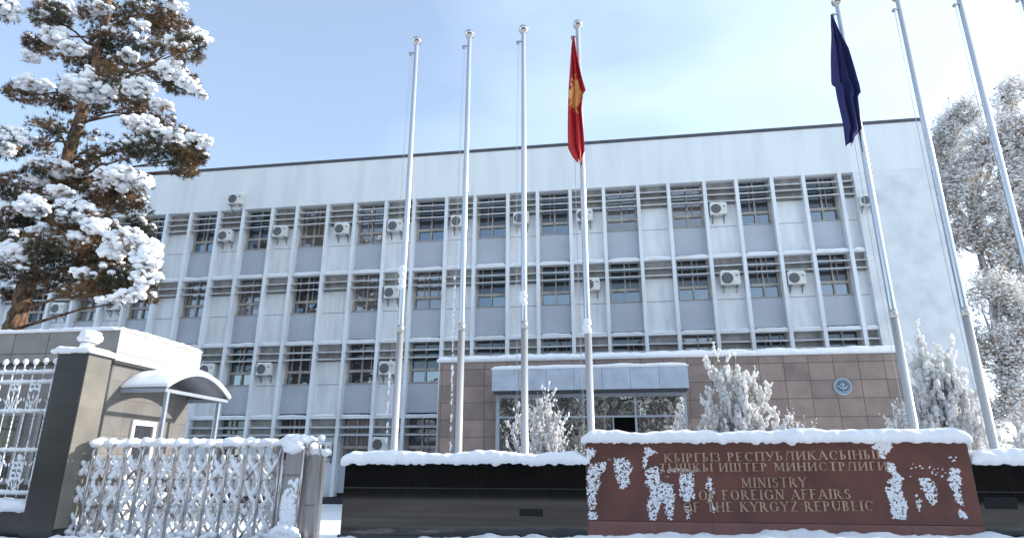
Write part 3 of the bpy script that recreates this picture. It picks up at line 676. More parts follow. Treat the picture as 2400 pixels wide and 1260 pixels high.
def letter_line(txt, p0, p1, hgt, y):
    "raised letters filling the line from p0 to p1 (lower left to lower right)"
    tot = sum(G[c][1] if c != ' ' else 0.5 for c in txt)
    sx = (p1[0]-p0[0])/tot; b = MB(); cx = 0.0
    def put(q):
        eps[0] = (eps[0]+1) % 60; d = 0.013+eps[0]*0.00005
        n = len(q); vs = [(a_, y-d, c_) for a_, c_ in q]+[(a_, y-0.0005, c_) for a_, c_ in q]
        b.add(vs, [tuple(range(n-1,-1,-1))]+[(i, (i+1) % n, (i+1) % n+n, i+n) for i in range(n)])
    def W(x, z_): f = (cx+x)/tot; return (p0[0]+(cx+x)*sx, p0[1]+(p1[1]-p0[1])*f+z_*hgt)
    for c in txt:
        if c == ' ': cx += 0.5; continue
        for s_ in G[c][0]:
            if s_[0] == 'S':
                x, z_ = s_[1], s_[2]; h_ = 0.05
                z0, z1 = (z_, z_+h_) if z_ < 0.5 else (z_-h_, z_)
                put([W(x-0.19,z0), W(x+0.19,z0), W(x+0.19,z1), W(x-0.19,z1)])
            elif s_[0] == 'L':
                _, x0, z0, x1, z1, wd = s_; dx, dz = x1-x0, z1-z0; l = math.hypot(dx, dz)
                if abs(dz) > 0.25: ox, oz = wd/2/max(abs(dz)/l, 0.5), 0
                else: ox, oz = 0, wd/2
                put([W(x0-ox,z0-oz), W(x1-ox,z1-oz) if oz == 0 else W(x1,z1-oz), W(x1+ox,z1+oz), W(x0+ox,z0+oz)])
            else:
                _, ax, az, rx, ry, a0, a1 = s_; n = 14
                for i in range(n):
                    qs = []
                    for j in (i, i+1):
                        a = R(a0+(a1-a0)*j/n); th = t1*0.75+(T_*1.05-t1*0.75)*abs(math.cos(a))**1.5
                        qs.append((a, th))
                    (aa, ta), (ab, tb) = qs
                    put([W(ax+(rx)*math.cos(aa),az+ry*math.sin(aa)), W(ax+rx*math.cos(ab),az+ry*math.sin(ab)),
                         W(ax+(rx-tb)*math.cos(ab),az+(ry-tb*0.75)*math.sin(ab)), W(ax+(rx-ta)*math.cos(aa),az+(ry-ta*0.75)*math.sin(aa))])
        cx += G[c][1]
    return b.build('lettering', BRONZE, sg)
for txt, (xa, ya), (xb, yb), hp in (
  ('КЫРГЫЗ РЕСПУБЛИКАСЫНЫН', (1556,1082.5), (2082,1074), 20.5), ('ТЫШКЫ ИШТЕР МИНИСТРЛИГИ', (1545,1105), (2084,1101), 19.5),
  ('MINISTRY', (1738,1142), (1894,1140), 23), ('OF FOREIGN AFFAIRS', (1637,1171), (1998,1168), 23), ('OF THE KYRGYZ REPUBLIC', (1601,1199), (2052,1196), 23)):
    a_ = at(xa, ya, SY); c_ = at(xb, yb, SY); h_ = at(xa, ya-hp, SY).z-a_.z
    letter_line(txt, (a_.x, a_.z), (c_.x, c_.z), h_, SY)
# snow stuck to the face
def c4(l): return [(1370+x*0.2063, 1000+y*0.2063) for x, y in l]
def c5(l): return [(1860+x*0.225, 980+y*0.225) for x, y in l]
patches = [
 (c4([(20,240),(90,240),(125,300),(70,360),(25,350)]), .95, 1.3), (c4([(60,430),(250,400),(240,480),(150,560),(180,640),(130,740),(120,930),(70,940),(30,800),(25,560)]), .75, 1),
 (c4([(50,960),(110,970),(150,1020),(140,1045),(45,1045)]), 1, 1.2), (c4([(340,370),(450,350),(550,450),(500,560),(510,650),(430,710),(370,600),(345,480)]), .75, 1),
 (c4([(690,220),(825,290),(720,340),(690,480),(660,430)]), .8, 1),
 (c4([(690,500),(830,440),(860,600),(890,640),(1000,660),(1025,800),(990,1050),(950,1050),(890,780),(830,980),(800,1050),(750,1050),(710,880),(760,750),(690,620)]), .75, 1),
 (c4([(1090,530),(1230,530),(1250,800),(1170,850),(1085,780)]), .78, 1), (c4([(860,510),(880,450),(910,510)]), .9, .8), (c4([(950,470),(1080,470),(1080,510),(950,510)]), .9, .8), (c4([(1105,465),(1280,490),(1290,510),(1100,510)]), .9, .8),
 (c4([(1150,900),(1210,900),(1200,1040),(1175,1060),(1150,990)]), .7, 1), (c4([(1420,540),(1470,750),(1440,830),(1490,960),(1470,980),(1410,830),(1430,720),(1370,680),(1400,600)]), .7, .9),
 (c4([(860,520),(1050,520),(1020,660),(880,600)]), .12, .7), (c4([(140,320),(340,330),(340,400),(200,400)]), .25, .7),
 (c5([(880,230),(1000,220),(1015,290),(970,350),(940,410),(890,390),(870,320),(815,300)]), 1, 1.5),
 (c5([(970,460),(1050,470),(1060,560),(1085,580),(1140,620),(1110,700),(1130,800),(1180,900),(1160,1045),(1040,1040),(990,830),(960,720),(1020,700),(980,650),(1050,600),(975,540)]), .8, 1.1),
 (c5([(1170,440),(1280,470),(1260,640),(1180,600)]), .22, .8), (c5([(1290,480),(1700,520),(1640,640),(1400,600),(1290,560)]), .28, .8),
 (c5([(1290,620),(1400,620),(1470,700),(1490,850),(1440,910),(1340,740)]), .72, 1), (c5([(1270,780),(1330,850),(1320,970),(1290,930)]), .7, .9),
 (c5([(1620,530),(1720,510),(1740,680),(1720,730),(1770,870),(1750,910),(1700,860),(1630,700)]), .75, 1), (c5([(1720,930),(1800,1000),(1810,1040),(1730,1030)]), .95, 1.2), (c5([(1580,390),(1720,410),(1700,480),(1580,440)]), .2, 1),
]
def inside(p, poly):
    c = False; j = len(poly)-1
    for i in range(len(poly)):
        (xi, yi), (xj, yj) = poly[i], poly[j]
        if (yi > p[1]) != (yj > p[1]) and p[0] < (xj-xi)*(p[1]-yi)/(yj-yi)+xi: c = not c
        j = i
    return c
rg = random.Random(11)
for poly, dens, sz in patches:
    b = MB(); x0 = min(p[0] for p in poly); x1 = max(p[0] for p in poly); y0 = min(p[1] for p in poly); y1 = max(p[1] for p in poly)
    n = int((x1-x0)*(y1-y0)/2.2)
    for i in range(n):
        q = (rg.uniform(x0-2,x1+2), rg.uniform(y0-2,y1+2)); g = rg.gauss(0,1.6), rg.gauss(0,1.6)
        if not inside((q[0]+g[0],q[1]+g[1]), poly): continue
        v_ = noise.noise(Vector((q[0]*0.16,q[1]*0.16,1)))+0.7*noise.noise(Vector((q[0]*0.42,q[1]*0.42,5)))
        if v_ < 0.95-1.55*dens-0.0+rg.uniform(-.12,.12): continue
        p = at(q[0], q[1], SY); r_ = rg.uniform(0.006,0.014)*sz*(0.8+0.5*max(0,v_))
        b.lump((p.x,SY-0.004,p.z), (r_*1.2,r_*0.75,r_*rg.uniform(0.7,1.1)), i*1.7, 1, 0.4)
    if b.f: b.build('stuck_snow', SNOWF, sg)

# snow bank in front of the walls
b = MB(); nx, ny = 460, 34; vs = []; fs = []
for i in range(nx+1):
    x = -15.5+25.5*i/nx
    for j in range(ny+1):
        f = j/ny; y = 8.0+2.93*f
        hgt = 0.30+0.14*max(-1, min(1, (x+2)/4.5))
        h_ = hgt*math.sin(math.pi/2*min(1, f*1.45))**0.8
        h_ += 0.085*noise.noise(Vector((x*1.5,y*1.5,0)))+0.05*noise.noise(Vector((x*4.2,y*4.2,3)))+0.022*noise.noise(Vector((x*11,y*11,7)))
        if x < -4.9 and x > -10: h_ = min(h_, 0.30+0.1*noise.noise(Vector((x*3,y*3,0))))
        vs.append((x, y, max(h_*min(1, f*6), 0.006)))
for i in range(nx):
    for j in range(ny): fs.append((i*(ny+1)+j, (i+1)*(ny+1)+j, (i+1)*(ny+1)+j+1, i*(ny+1)+j+1))
b.add(vs, fs, 0, True); o = b.build('snow_bank', SNOW); o['kind'] = 'stuff'

# ------------------------------------------------------------------ gate pillar
GX0, GX1, GY0, GY1, GZ = -10.715, -10.05, 11.0, 11.62, 3.47
gp = thing('gate_pillar', 'square dark granite gate pillar with a sunlit side and a mushroom of snow on its cap', 'pillar')
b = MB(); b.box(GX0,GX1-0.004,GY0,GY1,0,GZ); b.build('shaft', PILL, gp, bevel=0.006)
b = MB(); b.box(GX1-0.003,GX1+0.012,GY0+0.012,GY1-0.012,0.3,GZ-0.004); b.build('sunlit_side', PILS, gp)
b = MB(); b.box(GX0-0.03,GX1+0.04,GY0-0.03,GY1+0.03,GZ,GZ+0.05); b.build('cap_stone', mat('cap_stone', (0.12,0.12,0.12), 0.5), gp)
b = MB(); b.lathe(((GX0+GX1)/2+0.02,(GY0+GY1)/2,GZ+0.05), [(0.16,0),(0.13,0.05),(0.07,0.09),(0.07,0.16),(0.15,0.22),(0.17,0.28),(0.12,0.36),(0.0,0.4)], 20); b.build('finial', mat('finial_stone', (0.3,0.29,0.28), 0.7), gp)
b = MB(); cx, cy_ = (GX0+GX1)/2, (GY0+GY1)/2
b.ridge([(GX0-0.1,cy_,GZ+0.045),(GX1+0.09,cy_,GZ+0.045)], GY1-GY0+0.2, 0.125, seed=3, step=0.03, rag=0.03, drop=0.03, n=18)
for i in range(10):
    a = i*0.63; b.lump((cx+0.02+0.10*math.cos(a),cy_+0.1*math.sin(a),GZ+0.37),(0.13,0.13,0.10),i,2,0.3)
b.lump((cx+0.02,cy_,GZ+0.42),(0.22,0.22,0.11),3.3,3,0.25); b.lump((cx+0.02,cy_-0.05,GZ+0.22),(0.12,0.12,0.12),7,2)
b.build('snow_cap', SNOW, gp); settle(gp, (cx,cy_,0))

# ------------------------------------------------------------------ ornamental fence
fy = 11.3
fe = thing('ornamental_fence', 'wrought iron ornamental fence outlined in snow on a dark stone base', 'fence')
b = MB(); b.box(-17,GX0-0.003,fy-0.18,fy+0.18,0,0.60); b.build('stone_base', PILL, fe)
b = MB(); b.ridge([(-17,fy,0.60),(GX0,fy,0.60)], 0.44, 0.19, seed=5, step=0.05, rag=0.02, drop=0.03); b.build('base_snow', SNOW, fe)
IRON = mat('painted_iron', (0.45,0.44,0.43), 0.5)
ir = MB(); sn = MB(); rg = random.Random(2)
def irod(p, q, r_=0.012, cover=True):
    ir.tube([p, q], r_, 6)
    p = Vector(p); q = Vector(q); n = max(2, int((q-p).length/0.045))
    flat = abs((q-p).normalized().z) < 0.5
    if not cover: return
    for i in range(n):
        if rg.random() < (0.95 if flat else 0.66):
            c = p.lerp(q, (i+rg.random())/n)
            if flat: sn.lump((c.x,c.y-0.005,c.z+0.03),(0.035,0.025,0.022*rg.uniform(0.7,1.4)),i*1.3+c.x,1,0.3)
            else: sn.lump((c.x+0.008,c.y-0.01,c.z),(0.014*rg.uniform(0.7,1.3),0.014,0.04),i*1.3+c.z,1,0.35)
def iarc(c, r_, a0, a1, n=10):
    pts = [Vector((c[0]+r_*math.cos(R(a0+(a1-a0)*i/n)), c[1], c[2]+r_*math.sin(R(a0+(a1-a0)*i/n)))) for i in range(n+1)]
    for i in range(n): irod(pts[i], pts[i+1], 0.011)
rails = [3.17, 2.97, 2.40, 1.66, 0.88]
for z in rails:
    ir.box(-17, GX0, fy-0.016, fy+0.016, z-0.018, z+0.018)
    x = -17
    while x < GX0-0.05:
        if rg.random() < 0.93: sn.lump((x,fy-0.005,z+0.035),(0.06,0.04,rg.uniform(0.025,0.05)),x*3.1,1,0.3)
        x += 0.05
xb = GX0-0.07; i = 0
while xb > -17:
    kind = i % 4
    irod((xb,fy,0.78),(xb,fy,3.36 if True else 3.0))
    sn.lump((xb,fy,3.40),(0.05,0.05,0.065),xb,2,0.25); ir.lathe((xb,fy,3.36),[(0.0,-0.02),(0.03,0),(0.03,0.04),(0,0.08)],8)
    if i % 2 == 0:
        cx_ = xb-0.115
        for z0, up in ((2.45, 1), (1.60, -1), (0.95, 1)):
            for a in (35, 62, 90, 118, 145):
                irod((cx_,fy,z0), (cx_+0.28*math.cos(R(a))*0.9, fy, z0+up*0.36*math.sin(R(a))), 0.01)
            iarc((cx_-0.06,fy,z0+up*0.42), 0.055, 0, 300, 7); iarc((cx_+0.06,fy,z0+up*0.42), 0.055, 180, 480, 7)
    xb -= 0.232; i += 1
ir.build('iron_bars', IRON, fe); sn.build('snow_on_bars', SNOWF, fe)

# ------------------------------------------------------------------ folding gate
gx0 = at(183,1045,11.3).x; gx1 = at(659,1045,11.3).x; NF = 13; yA, yB = 11.3, 11.72
fg = thing('folding_gate', 'stainless steel folding gate caked with snow, drawn out between the pillar and the black wall', 'gate')
rg = random.Random(21); lat = (MB(), MB()); lsn = MB(); top_ = MB()
xsF = [gx0+(gx1-gx0)*i/(NF-1) for i in range(NF)]
for i, x in enumerate(xsF):
    b = MB(); n = 9
    pts = [(x,yA,0.06),(x,yA,1.55)]+[(x,(yA+yB)/2-(yB-yA)/2*math.cos(math.pi*j/n),1.58+0.20*math.sin(math.pi*j/n)) for j in range(n+1)]+[(x,yB,1.55),(x,yB,0.06)]
    b.tube(pts, 0.027, 10)
    b.build('hoop_frame', INOX, fg)
    if i > 0 or True:
        for j in range(5):
            a = math.pi*(0.12+0.76*j/4)
            if i == 0 and j < 3: continue
            top_.lump((x+rg.uniform(-0.03,0.05),(yA+yB)/2-(yB-yA)/2*math.cos(a),1.80+0.02*math.sin(a)+rg.uniform(-0.01,0.02)),(rg.uniform(0.09,0.15),0.10,rg.uniform(0.05,0.085)),i*3+j,2,0.35)
    if i in (2,3,4,5,6,7,8,10,11) or rg.random() < 0.4:
        for j in range(4): top_.lump((x+0.05+0.075*j,(yA+yB)/2-0.05+rg.uniform(-0.06,0.06),1.775+rg.uniform(-0.01,0.015)),(0.085,0.10,0.04),i*5+j,2,0.35)
tiers = [0.12, 0.62, 1.10, 1.55]
def snowbar(p, q, r_):
    p = Vector(p); q = Vector(q); n = max(3, int((q-p).length/0.05))
    pts = [p.lerp(q, j/n)+Vector((rg.uniform(-.008,.008),-0.012,0.022+rg.uniform(-.008,.012))) for j in range(n+1)]
    lsn.tube(pts, [r_*rg.uniform(0.5,1.35) for _ in pts], 7, rough=0.5, seed=rg.random()*9)
for i in range(NF-1):
    xa, xb2 = xsF[i], xsF[i+1]
    for yy, k in ((yA+0.09, 0), (yB-0.05, 1)):
        for j in range(3):
            z0, z1 = tiers[j], tiers[j+1]
            xm = (xa+xb2)/2
            lat[k].bar((xa,yy,z1),(xb2,yy,z0),0.042,0.012,up=(0,1,0)); lat[k].bar((xa,yy+0.014,z0),(xb2,yy+0.014,z1),0.042,0.012,up=(0,1,0))
            if rg.random() < 0.85: snowbar((xa+0.03,yy,z1-0.04),(xm,yy,(z0+z1)/2), 0.043)
            if rg.random() < 0.85: snowbar((xm,yy,(z0+z1)/2),(xb2-0.03,yy,z1-0.04), 0.036)
            if rg.random() < 0.7: snowbar((xm,yy,(z0+z1)/2),(xb2-0.03,yy,z0+0.04), 0.036)
            if rg.random() < 0.7: snowbar((xa+0.03,yy,z0+0.04),(xm,yy,(z0+z1)/2), 0.043)
            lsn.lump((xm,yy-0.01,(z0+z1)/2+0.03),(0.055,0.045,rg.uniform(0.04,0.07)),i*7+j+k*3,1,0.4)
            lsn.lump((xa+0.05,yy-0.02,z1-0.0),(0.05,0.035,0.06),i*5+j*2+k,1,0.4)
        lat[0].box(xa+0.02,xb2-0.02,yy-0.01,yy+0.01,0.60,0.625) if k == 0 and i % 2 else None
    for q in range(6): lsn.lump((rg.uniform(xa,xb2),yA-0.02+rg.uniform(-.05,.3),0.13+rg.uniform(-.06,.12)),(0.09,0.08,0.06),q+i*6,1,0.4)
lat[0].build('scissor_lattice', INOX, fg); lat[1].build('scissor_lattice', INOX, fg); lsn.build('snow_on_lattice', SNOWF, fg); top_.build('snow_on_hoops', SNOW, fg)
for i in (0, 4, 8, 12):
    b = MB(); b.tube([(xsF[i]-0.02,yA,0.06),(xsF[i]+0.02,yA,0.06)],0.055,12); b.build('wheel', ACG, fg)
# head unit of the gate
hx0, hx1 = at(664,1060,11.25).x, at(716,1060,11.25).x
b = MB(); b.box(hx0+0.05,hx1-0.05,11.24,11.78,0.05,1.72); hd = b.build('head_unit', BRUSH, fg, bevel=0.02)
for xx in (hx0+0.02, hx1-0.02):
    b = MB(); b.tube([(xx,11.22,0.05),(xx,11.22,1.78)],0.026,10); b.tube([(xx,11.80,0.05),(xx,11.80,1.78)],0.026,10); b.build('corner_tube', INOX, hd)
b = MB(); b.box(hx0+0.05,hx1-0.05,11.225,11.239,1.22,1.25); b.build('trim_strip', INOX, hd)
b = MB(); rg = random.Random(8); hm = (hx0+hx1)/2
for i in range(26): b.lump((rg.uniform(hx0+0.02,hx1-0.02),rg.uniform(11.2,11.75),1.78+rg.uniform(-0.05,0.1)),(0.12,0.12,0.085),i,2,0.3)
b.lump((hm,11.2,1.72),(0.21,0.09,0.12),5,3,0.25)
b.build('snow_cap', SNOW, hd)
b = MB()
for i in range(330):
    f = rg.random()**0.7; z = 1.12*(1-f)+0.05; 
    if z > 0.85 and rg.random() < 0.55: continue
    b.lump((rg.uniform(hx0+0.07,hx1-0.07),11.236,z),(rg.uniform(0.03,0.06),0.016,rg.uniform(0.03,0.07)),i*0.7,1,0.4)
for i in range(12): b.lump((rg.uniform(hx0,hx1),11.18,0.2+rg.random()*0.12),(0.12,0.1,0.12),i,2,0.3)
b.build('stuck_snow', SNOWF, hd); settle(fg, ((gx0+gx1)/2,(yA+yB)/2,0))
# latch post
px0, px1 = at(721,1080,11.3).x, at(750,1080,11.3).x
lp = thing('latch_post', 'dark steel gate post with hoop top and round white lamp beside the folding gate', 'post')
b = MB(); b.box(px0,px1,11.3,11.55,0,1.58); b.build('box_column', BRUSH, lp, bevel=0.01)
b = MB(); n = 10; b.tube([(px0+0.01,11.28,1.5)]+[((px0+px1)/2-(px1-px0)/2*math.cos(math.pi*j/n)*0.95,11.28,1.68+0.14*math.sin(math.pi*j/n)) for j in range(n+1)]+[(px1-0.01,11.28,1.5)],0.018,8); b.build('hoop', INOX, lp)
c = at(752,1026,11.3); b = MB(); b.lump((c.x,11.33,c.z),0.075,2,3,0.06); b.tube([(c.x-0.01,11.33,1.58),(c.x,11.33,c.z-0.05)],0.012,8); b.build('ball_lamp', mat('ball_lamp', (0.62,0.68,0.76), 0.3), lp)
b = MB(); b.box(px0+0.03,px1-0.02,11.292,11.299,0.72,0.75); b.lump(((px0+px1)/2,11.295,0.735),0.014,1,1); b.build('lock_plate', GREYM, lp)
b = MB()
for i in range(6): b.lump((px0+0.06+0.05*i,11.40,1.62+0.02*(i % 2)),(0.08,0.1,0.06),i,2)
b.build('snow_cap', SNOW, lp); settle(lp, ((px0+px1)/2,11.4,0))

# ------------------------------------------------------------------ guardhouse
gh = thing('guardhouse', 'flat roofed guardhouse with brown metal fascia and a sunlit white side', 'guardhouse')
HX, HY0, HY1 = -11.60, 13.5, 16.7
b = MB(); b.box(-21.0,HX-0.12,HY0+0.12,HY1-0.05,0,3.80); b.build('wall', STONEG, gh)
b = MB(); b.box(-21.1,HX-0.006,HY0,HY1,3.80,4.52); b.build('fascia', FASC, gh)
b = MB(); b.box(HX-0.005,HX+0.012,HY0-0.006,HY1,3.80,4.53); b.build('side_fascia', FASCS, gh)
b = MB(); b.box(-21.1,HX-0.02,HY0+0.02,HY1,3.74,3.799); b.build('drip_edge', DARKR, gh)
b = MB(); b.box(-21.0,HX-0.05,HY0+0.4,HY1-0.4,4.52,4.58)
b.ridge([(-21.1,HY0+0.3,4.53),(HX-0.1,HY0+0.3,4.53)], 0.72, 0.10, seed=6, step=0.06, rag=0.015, drop=0.01)
b.ridge([(HX-0.3,HY0+0.02,4.535),(HX-0.3,HY1,4.535)], 0.70, 0.105, seed=7, step=0.06, rag=0.015, drop=0.01); b.build('roof_snow', SNOW, gh)
b = MB(); b.box(-21.02,HX-0.105,HY0+0.105,HY1-0.04,0,1.15); b.build('plinth', PILL, gh)
# side door
d0, d1 = 14.55, 15.42
WHT = mat('white_frame', (0.72,0.70,0.66), 0.5)
b = MB(); X_ = HX-0.12
b.box(X_+0.001,X_+0.06,d0,d0+0.10,0,2.50); b.box(X_+0.001,X_+0.06,d1-0.10,d1,0,2.50); b.box(X_+0.001,X_+0.06,d0+0.10,d1-0.10,2.38,2.50); b.box(X_+0.001,X_+0.06,d0+0.10,d1-0.10,1.0,1.1); b.box(X_+0.001,X_+0.05,d0+0.10,d1-0.10,0.05,0.98)
dr = b.build('door', WHT, gh); b = MB(); b.add([(X_+0.02,d0+0.1,1.1),(X_+0.02,d1-0.1,1.1),(X_+0.02,d1-0.1,2.38),(X_+0.02,d0+0.1,2.38)],[(0,1,2,3)]); b.build('pane', GLASS, dr)
# front windows (seen through the fence)
for xw in (-12.65, -14.55, -16.45):
    b = MB(); yy = HY0+0.12
    b.box(xw-0.75,xw+0.75,yy-0.04,yy-0.001,2.55,2.65); b.box(xw-0.75,xw+0.75,yy-0.04,yy-0.001,1.0,1.1); b.box(xw-0.75,xw-0.66,yy-0.04,yy-0.001,1.1,2.55); b.box(xw+0.66,xw+0.75,yy-0.04,yy-0.001,1.1,2.55); b.box(xw-0.04,xw+0.04,yy-0.04,yy-0.001,1.1,2.55)
    wo = b.build('window', GREYM, gh); b = MB(); b.add([(xw-0.66,yy-0.02,1.1),(xw+0.66,yy-0.02,1.1),(xw+0.66,yy-0.02,2.55),(xw-0.66,yy-0.02,2.55)],[(0,1,2,3)]); b.build('pane', GLASSD, wo)
# curved door canopy
CX0, CX1, CY0, CY1, CZ, RISE = HX-0.115, -10.5, 13.98, 16.6, 3.19, 0.47
def arch(f): return CY0+(CY1-CY0)*f, CZ+RISE*math.sin(math.pi*f)**0.85
def vault(bm, x0, x1, dz0, dz1, n=24, e0=0.0, e1=1.0):
    vs = []; fs = []
    for i in range(n+1):
        y, z = arch(e0+(e1-e0)*i/n)
        vs += [(x0,y,z+dz0),(x1,y,z+dz0),(x1,y,z+dz1),(x0,y,z+dz1)]
    for i in range(n):
        for k in range(4): fs.append((i*4+k, i*4+(k+1) % 4, (i+1)*4+(k+1) % 4, (i+1)*4+k))
    fs += [(0,1,2,3), (n*4+3,n*4+2,n*4+1,n*4)]
    bm.add(vs, fs, 0, True)
b = MB(); vault(b, CX0, CX1, 0, 0.035); cn = b.build('door_canopy', mat('canopy_sheet', (0.20,0.21,0.23), 0.4), gh)
b = MB(); vault(b, CX1, CX1+0.03, -0.03, 0.06); b.build('edge_band', mat('canopy_edge', (0.62,0.63,0.65), 0.5), cn)
b = MB(); nx, ny = 22, 40; vs = []; fs = []
for i in range(nx+1):
    x = CX0+0.01+(CX1+0.05-CX0)*i/nx
    for j in range(ny+1):
        f = j/ny; y, z = arch(f); ed = min(1, 6*min(f+0.04, 1.04-f), 6*(1.05-i/nx))
        vs.append((x, y+(f-0.5)*0.06, z+0.03+0.13*ed*(1+0.3*noise.noise(Vector((x*2,y*2,1))))))
for i in range(nx):
    for j in range(ny): fs.append((i*(ny+1)+j, (i+1)*(ny+1)+j, (i+1)*(ny+1)+j+1, i*(ny+1)+j+1))
b.add(vs, fs, 0, True); o = b.build('canopy_snow', SNOW, cn); sd = o.modifiers.new('thickness','SOLIDIFY'); sd.thickness = 0.07; sd.offset = -1
b = MB()
b.box(CX1-0.06,CX1-0.005,CY0,CY1,CZ-0.09,CZ-0.01); b.box(CX0,CX1-0.06,CY0,CY0+0.06,CZ-0.09,CZ-0.01); b.box(CX0,CX1-0.06,CY1-0.06,CY1,CZ-0.09,CZ-0.01)
b.build('canopy_frame', STEEL, cn)
for (x, y) in ((-10.47,14.04),(-10.60,16.35)):
    b = MB(); b.box(x-0.06,x+0.02,y-0.04,y+0.04,0,CZ-0.091); b.build('canopy_post', STEEL, cn)

# ------------------------------------------------------------------ trees
def needle_tuft(b, c, d, rg, L_, n=11, wd=0.020):
    d = d.normalized()
    a = d.orthogonal().normalized(); e = d.cross(a)
    for i in range(n):
        t = rg.uniform(0, 2*math.pi); s_ = rg.uniform(0.15, 1.25)
        v = (d*math.cos(s_)+(a*math.cos(t)+e*math.sin(t))*math.sin(s_))*L_*rg.uniform(0.7,1.2)
        w_ = v.cross(Vector((rg.uniform(-1,1),rg.uniform(-1,1),rg.uniform(-1,1))))
        if w_.length < 1e-5: continue
        w_ = w_.normalized()*wd/2
        b.add([c-w_, c+w_, c+v*0.6+w_*0.8, c+v, c+v*0.6-w_*0.8], [(0,1,2,3,4)])
def pine(lab, Y, trunk_px, r0, clumps, pads, branches, seed):
    rg = random.Random(seed)
    t = thing('pine_tree', lab, 'tree', 'pines by the guardhouse')
    P = [at(x, y, Y) for x, y in trunk_px]; base = Vector((P[0].x-0.15, Y, 0))
    P = [base]+P; h = P[-1].z
    # resample the trunk so that the bark can swell and pinch
    Q = []
    for i in range(len(P)-1):
        for j in range(6): Q.append(P[i].lerp(P[i+1], j/6)+Vector((rg.uniform(-.03,.03),rg.uniform(-.03,.03),0)))
    Q.append(P[-1])
    b = MB(); b.tube(Q, [max(0.05, r0*(1-0.80*q.z/h)) for q in Q], 14, rough=0.3); b.build('trunk', BARK, t)
    def trunk_at(z):
        for i in range(len(P)-1):
            if P[i].z <= z <= P[i+1].z: return P[i].lerp(P[i+1], (z-P[i].z)/(P[i+1].z-P[i].z))
        return P[-1]
    br = MB(); ne = MB(); sn = MB()
    k = Y*0.98/F_PX*1.0
    for (cx, cy_, rx, rz, dens) in clumps:
        c = at(cx, cy_, Y); dy = rg.uniform(-1.3,1.0); c.y += dy; c.x *= c.y/Y; c.z = (c.z-EYE)*c.y/Y+EYE
        RX, RZ = rx*k*1.10, rz*k*1.08; RY = max(RX*0.8, 0.5)
        tp = trunk_at(max(4.5, c.z-rg.uniform(0.2,0.9))); mid = tp.lerp(c, 0.5)+Vector((0,0,0.15))
        br.tube([tp, mid, c], [0.055, 0.036, 0.018], 7, rough=0.2)
        for q in range(5):
            e = c+Vector((rg.uniform(-RX,RX)*0.8, rg.uniform(-RY,RY)*0.8, rg.uniform(-RZ,RZ)*0.5)); br.tube([mid.lerp(c,rg.random()), e], [0.018, 0.007], 5)
        n = int(1000*dens*RX*RZ)+30
        for i in range(n):
            while True:
                v = Vector((rg.uniform(-1,1),rg.uniform(-1,1),rg.uniform(-1,1)))
                if v.length < 1: break
            if noise.noise(Vector((v.x*RX*1.6+cx*0.03, v.y*RY*1.6, v.z*RZ*1.9+cy_*0.03))) < -0.18: continue
            p = c+Vector((v.x*RX, v.y*RY, v.z*RZ))
            needle_tuft(ne, p, Vector((v.x*0.9,v.y*0.9,0.45+v.z*0.5))+Vector((rg.uniform(-.4,.4),rg.uniform(-.4,.4),rg.uniform(-.3,.3))), rg, 0.175, 12, 0.020)
            if v.z > -0.1 and rg.random() < 0.14:
                r_ = rg.uniform(0.05,0.11); sn.lump(p+Vector((0,0,0.06)), (r_*1.4,r_*1.3,r_*0.8), i, 1, 0.35)
    for (cx, cy_, rx, rz, front) in pads:
        c = at(cx, cy_, Y); dy = front; c.y += dy; c.x *= c.y/Y; c.z = (c.z-EYE)*c.y/Y+EYE
        RX, RZ = rx*k*1.1, rz*k*1.05; RY = max(RX*0.75, 0.35)
        n = int(320*RX*RZ)+24
        for i in range(n):
            while True:
                v = Vector((rg.uniform(-1,1),rg.uniform(-1,1),rg.uniform(-1,1)))
                if v.length < 1: break
            if rg.random() < 0.10: continue
            r_ = rg.choice((0.05,0.07,0.09,0.12,0.16))*rg.uniform(0.8,1.15)*(0.75+0.3*min(1,RZ))
            p = c+Vector((v.x*RX*0.95, v.y*RY, v.z*RZ*0.85))
            sn.lump(p, (r_*1.2,r_*1.15,r_*0.82), i*1.37+cx, 2, 0.42, 1.7)
            if rg.random() < 0.22: needle_tuft(ne, p+Vector((rg.uniform(-.15,.15),rg.uniform(-.15,.1),-r_*0.8)), Vector((rg.uniform(-1,1),-0.5,-0.25)), rg, 0.24, 9, 0.024)
    br.build('branch', BARK, t); ne.build('crown', NEED, t); sn.build('snow_pads', SNOWF, t)
    settle(t, base)
    return t
cl = [ # cx, cy, half width, half height (photo pixels), density
 (120,40,55,40,1),(90,100,40,40,1),(150,120,50,35,.8),(240,40,75,55,.9),(265,105,70,50,.8),(200,150,60,40,.7),(340,30,60,40,.9),(400,60,70,45,1.1),(440,115,48,42,1.1),(350,100,50,40,.7),
 (300,160,60,35,.7),(420,190,52,36,1.2),(370,165,40,25,.8),(250,185,80,30,.7),(60,222,62,24,1),(25,232,22,16,.9),(130,235,55,30,.9),(200,245,70,35,.9),(300,225,60,28,.8),
 (350,270,70,26,1.1),(300,255,40,20,.7),(400,325,75,30,1.1),(440,370,48,42,1.3),(370,350,80,36,.8),(300,350,70,36,.5),(220,345,60,40,.4),(130,300,70,24,.6),(200,385,55,26,.6),(90,345,40,22,.4),(430,400,40,14,1.1),
 (130,420,90,36,1.1),(40,440,60,42,1.1),(270,460,85,45,1.4),(320,485,45,22,1.3),(30,520,50,40,1),(120,490,60,35,.9),(200,530,85,40,1),(330,530,28,24,1.1),
 (150,590,110,46,1.1),(240,610,85,55,1.4),(180,660,105,34,1.1),(270,660,75,42,1.4),(330,650,46,48,1.3),(335,700,30,18,1.0),(50,640,70,26,.7),(8,688,20,16,1.1),(60,570,60,40,.8),(220,690,70,16,.9)]
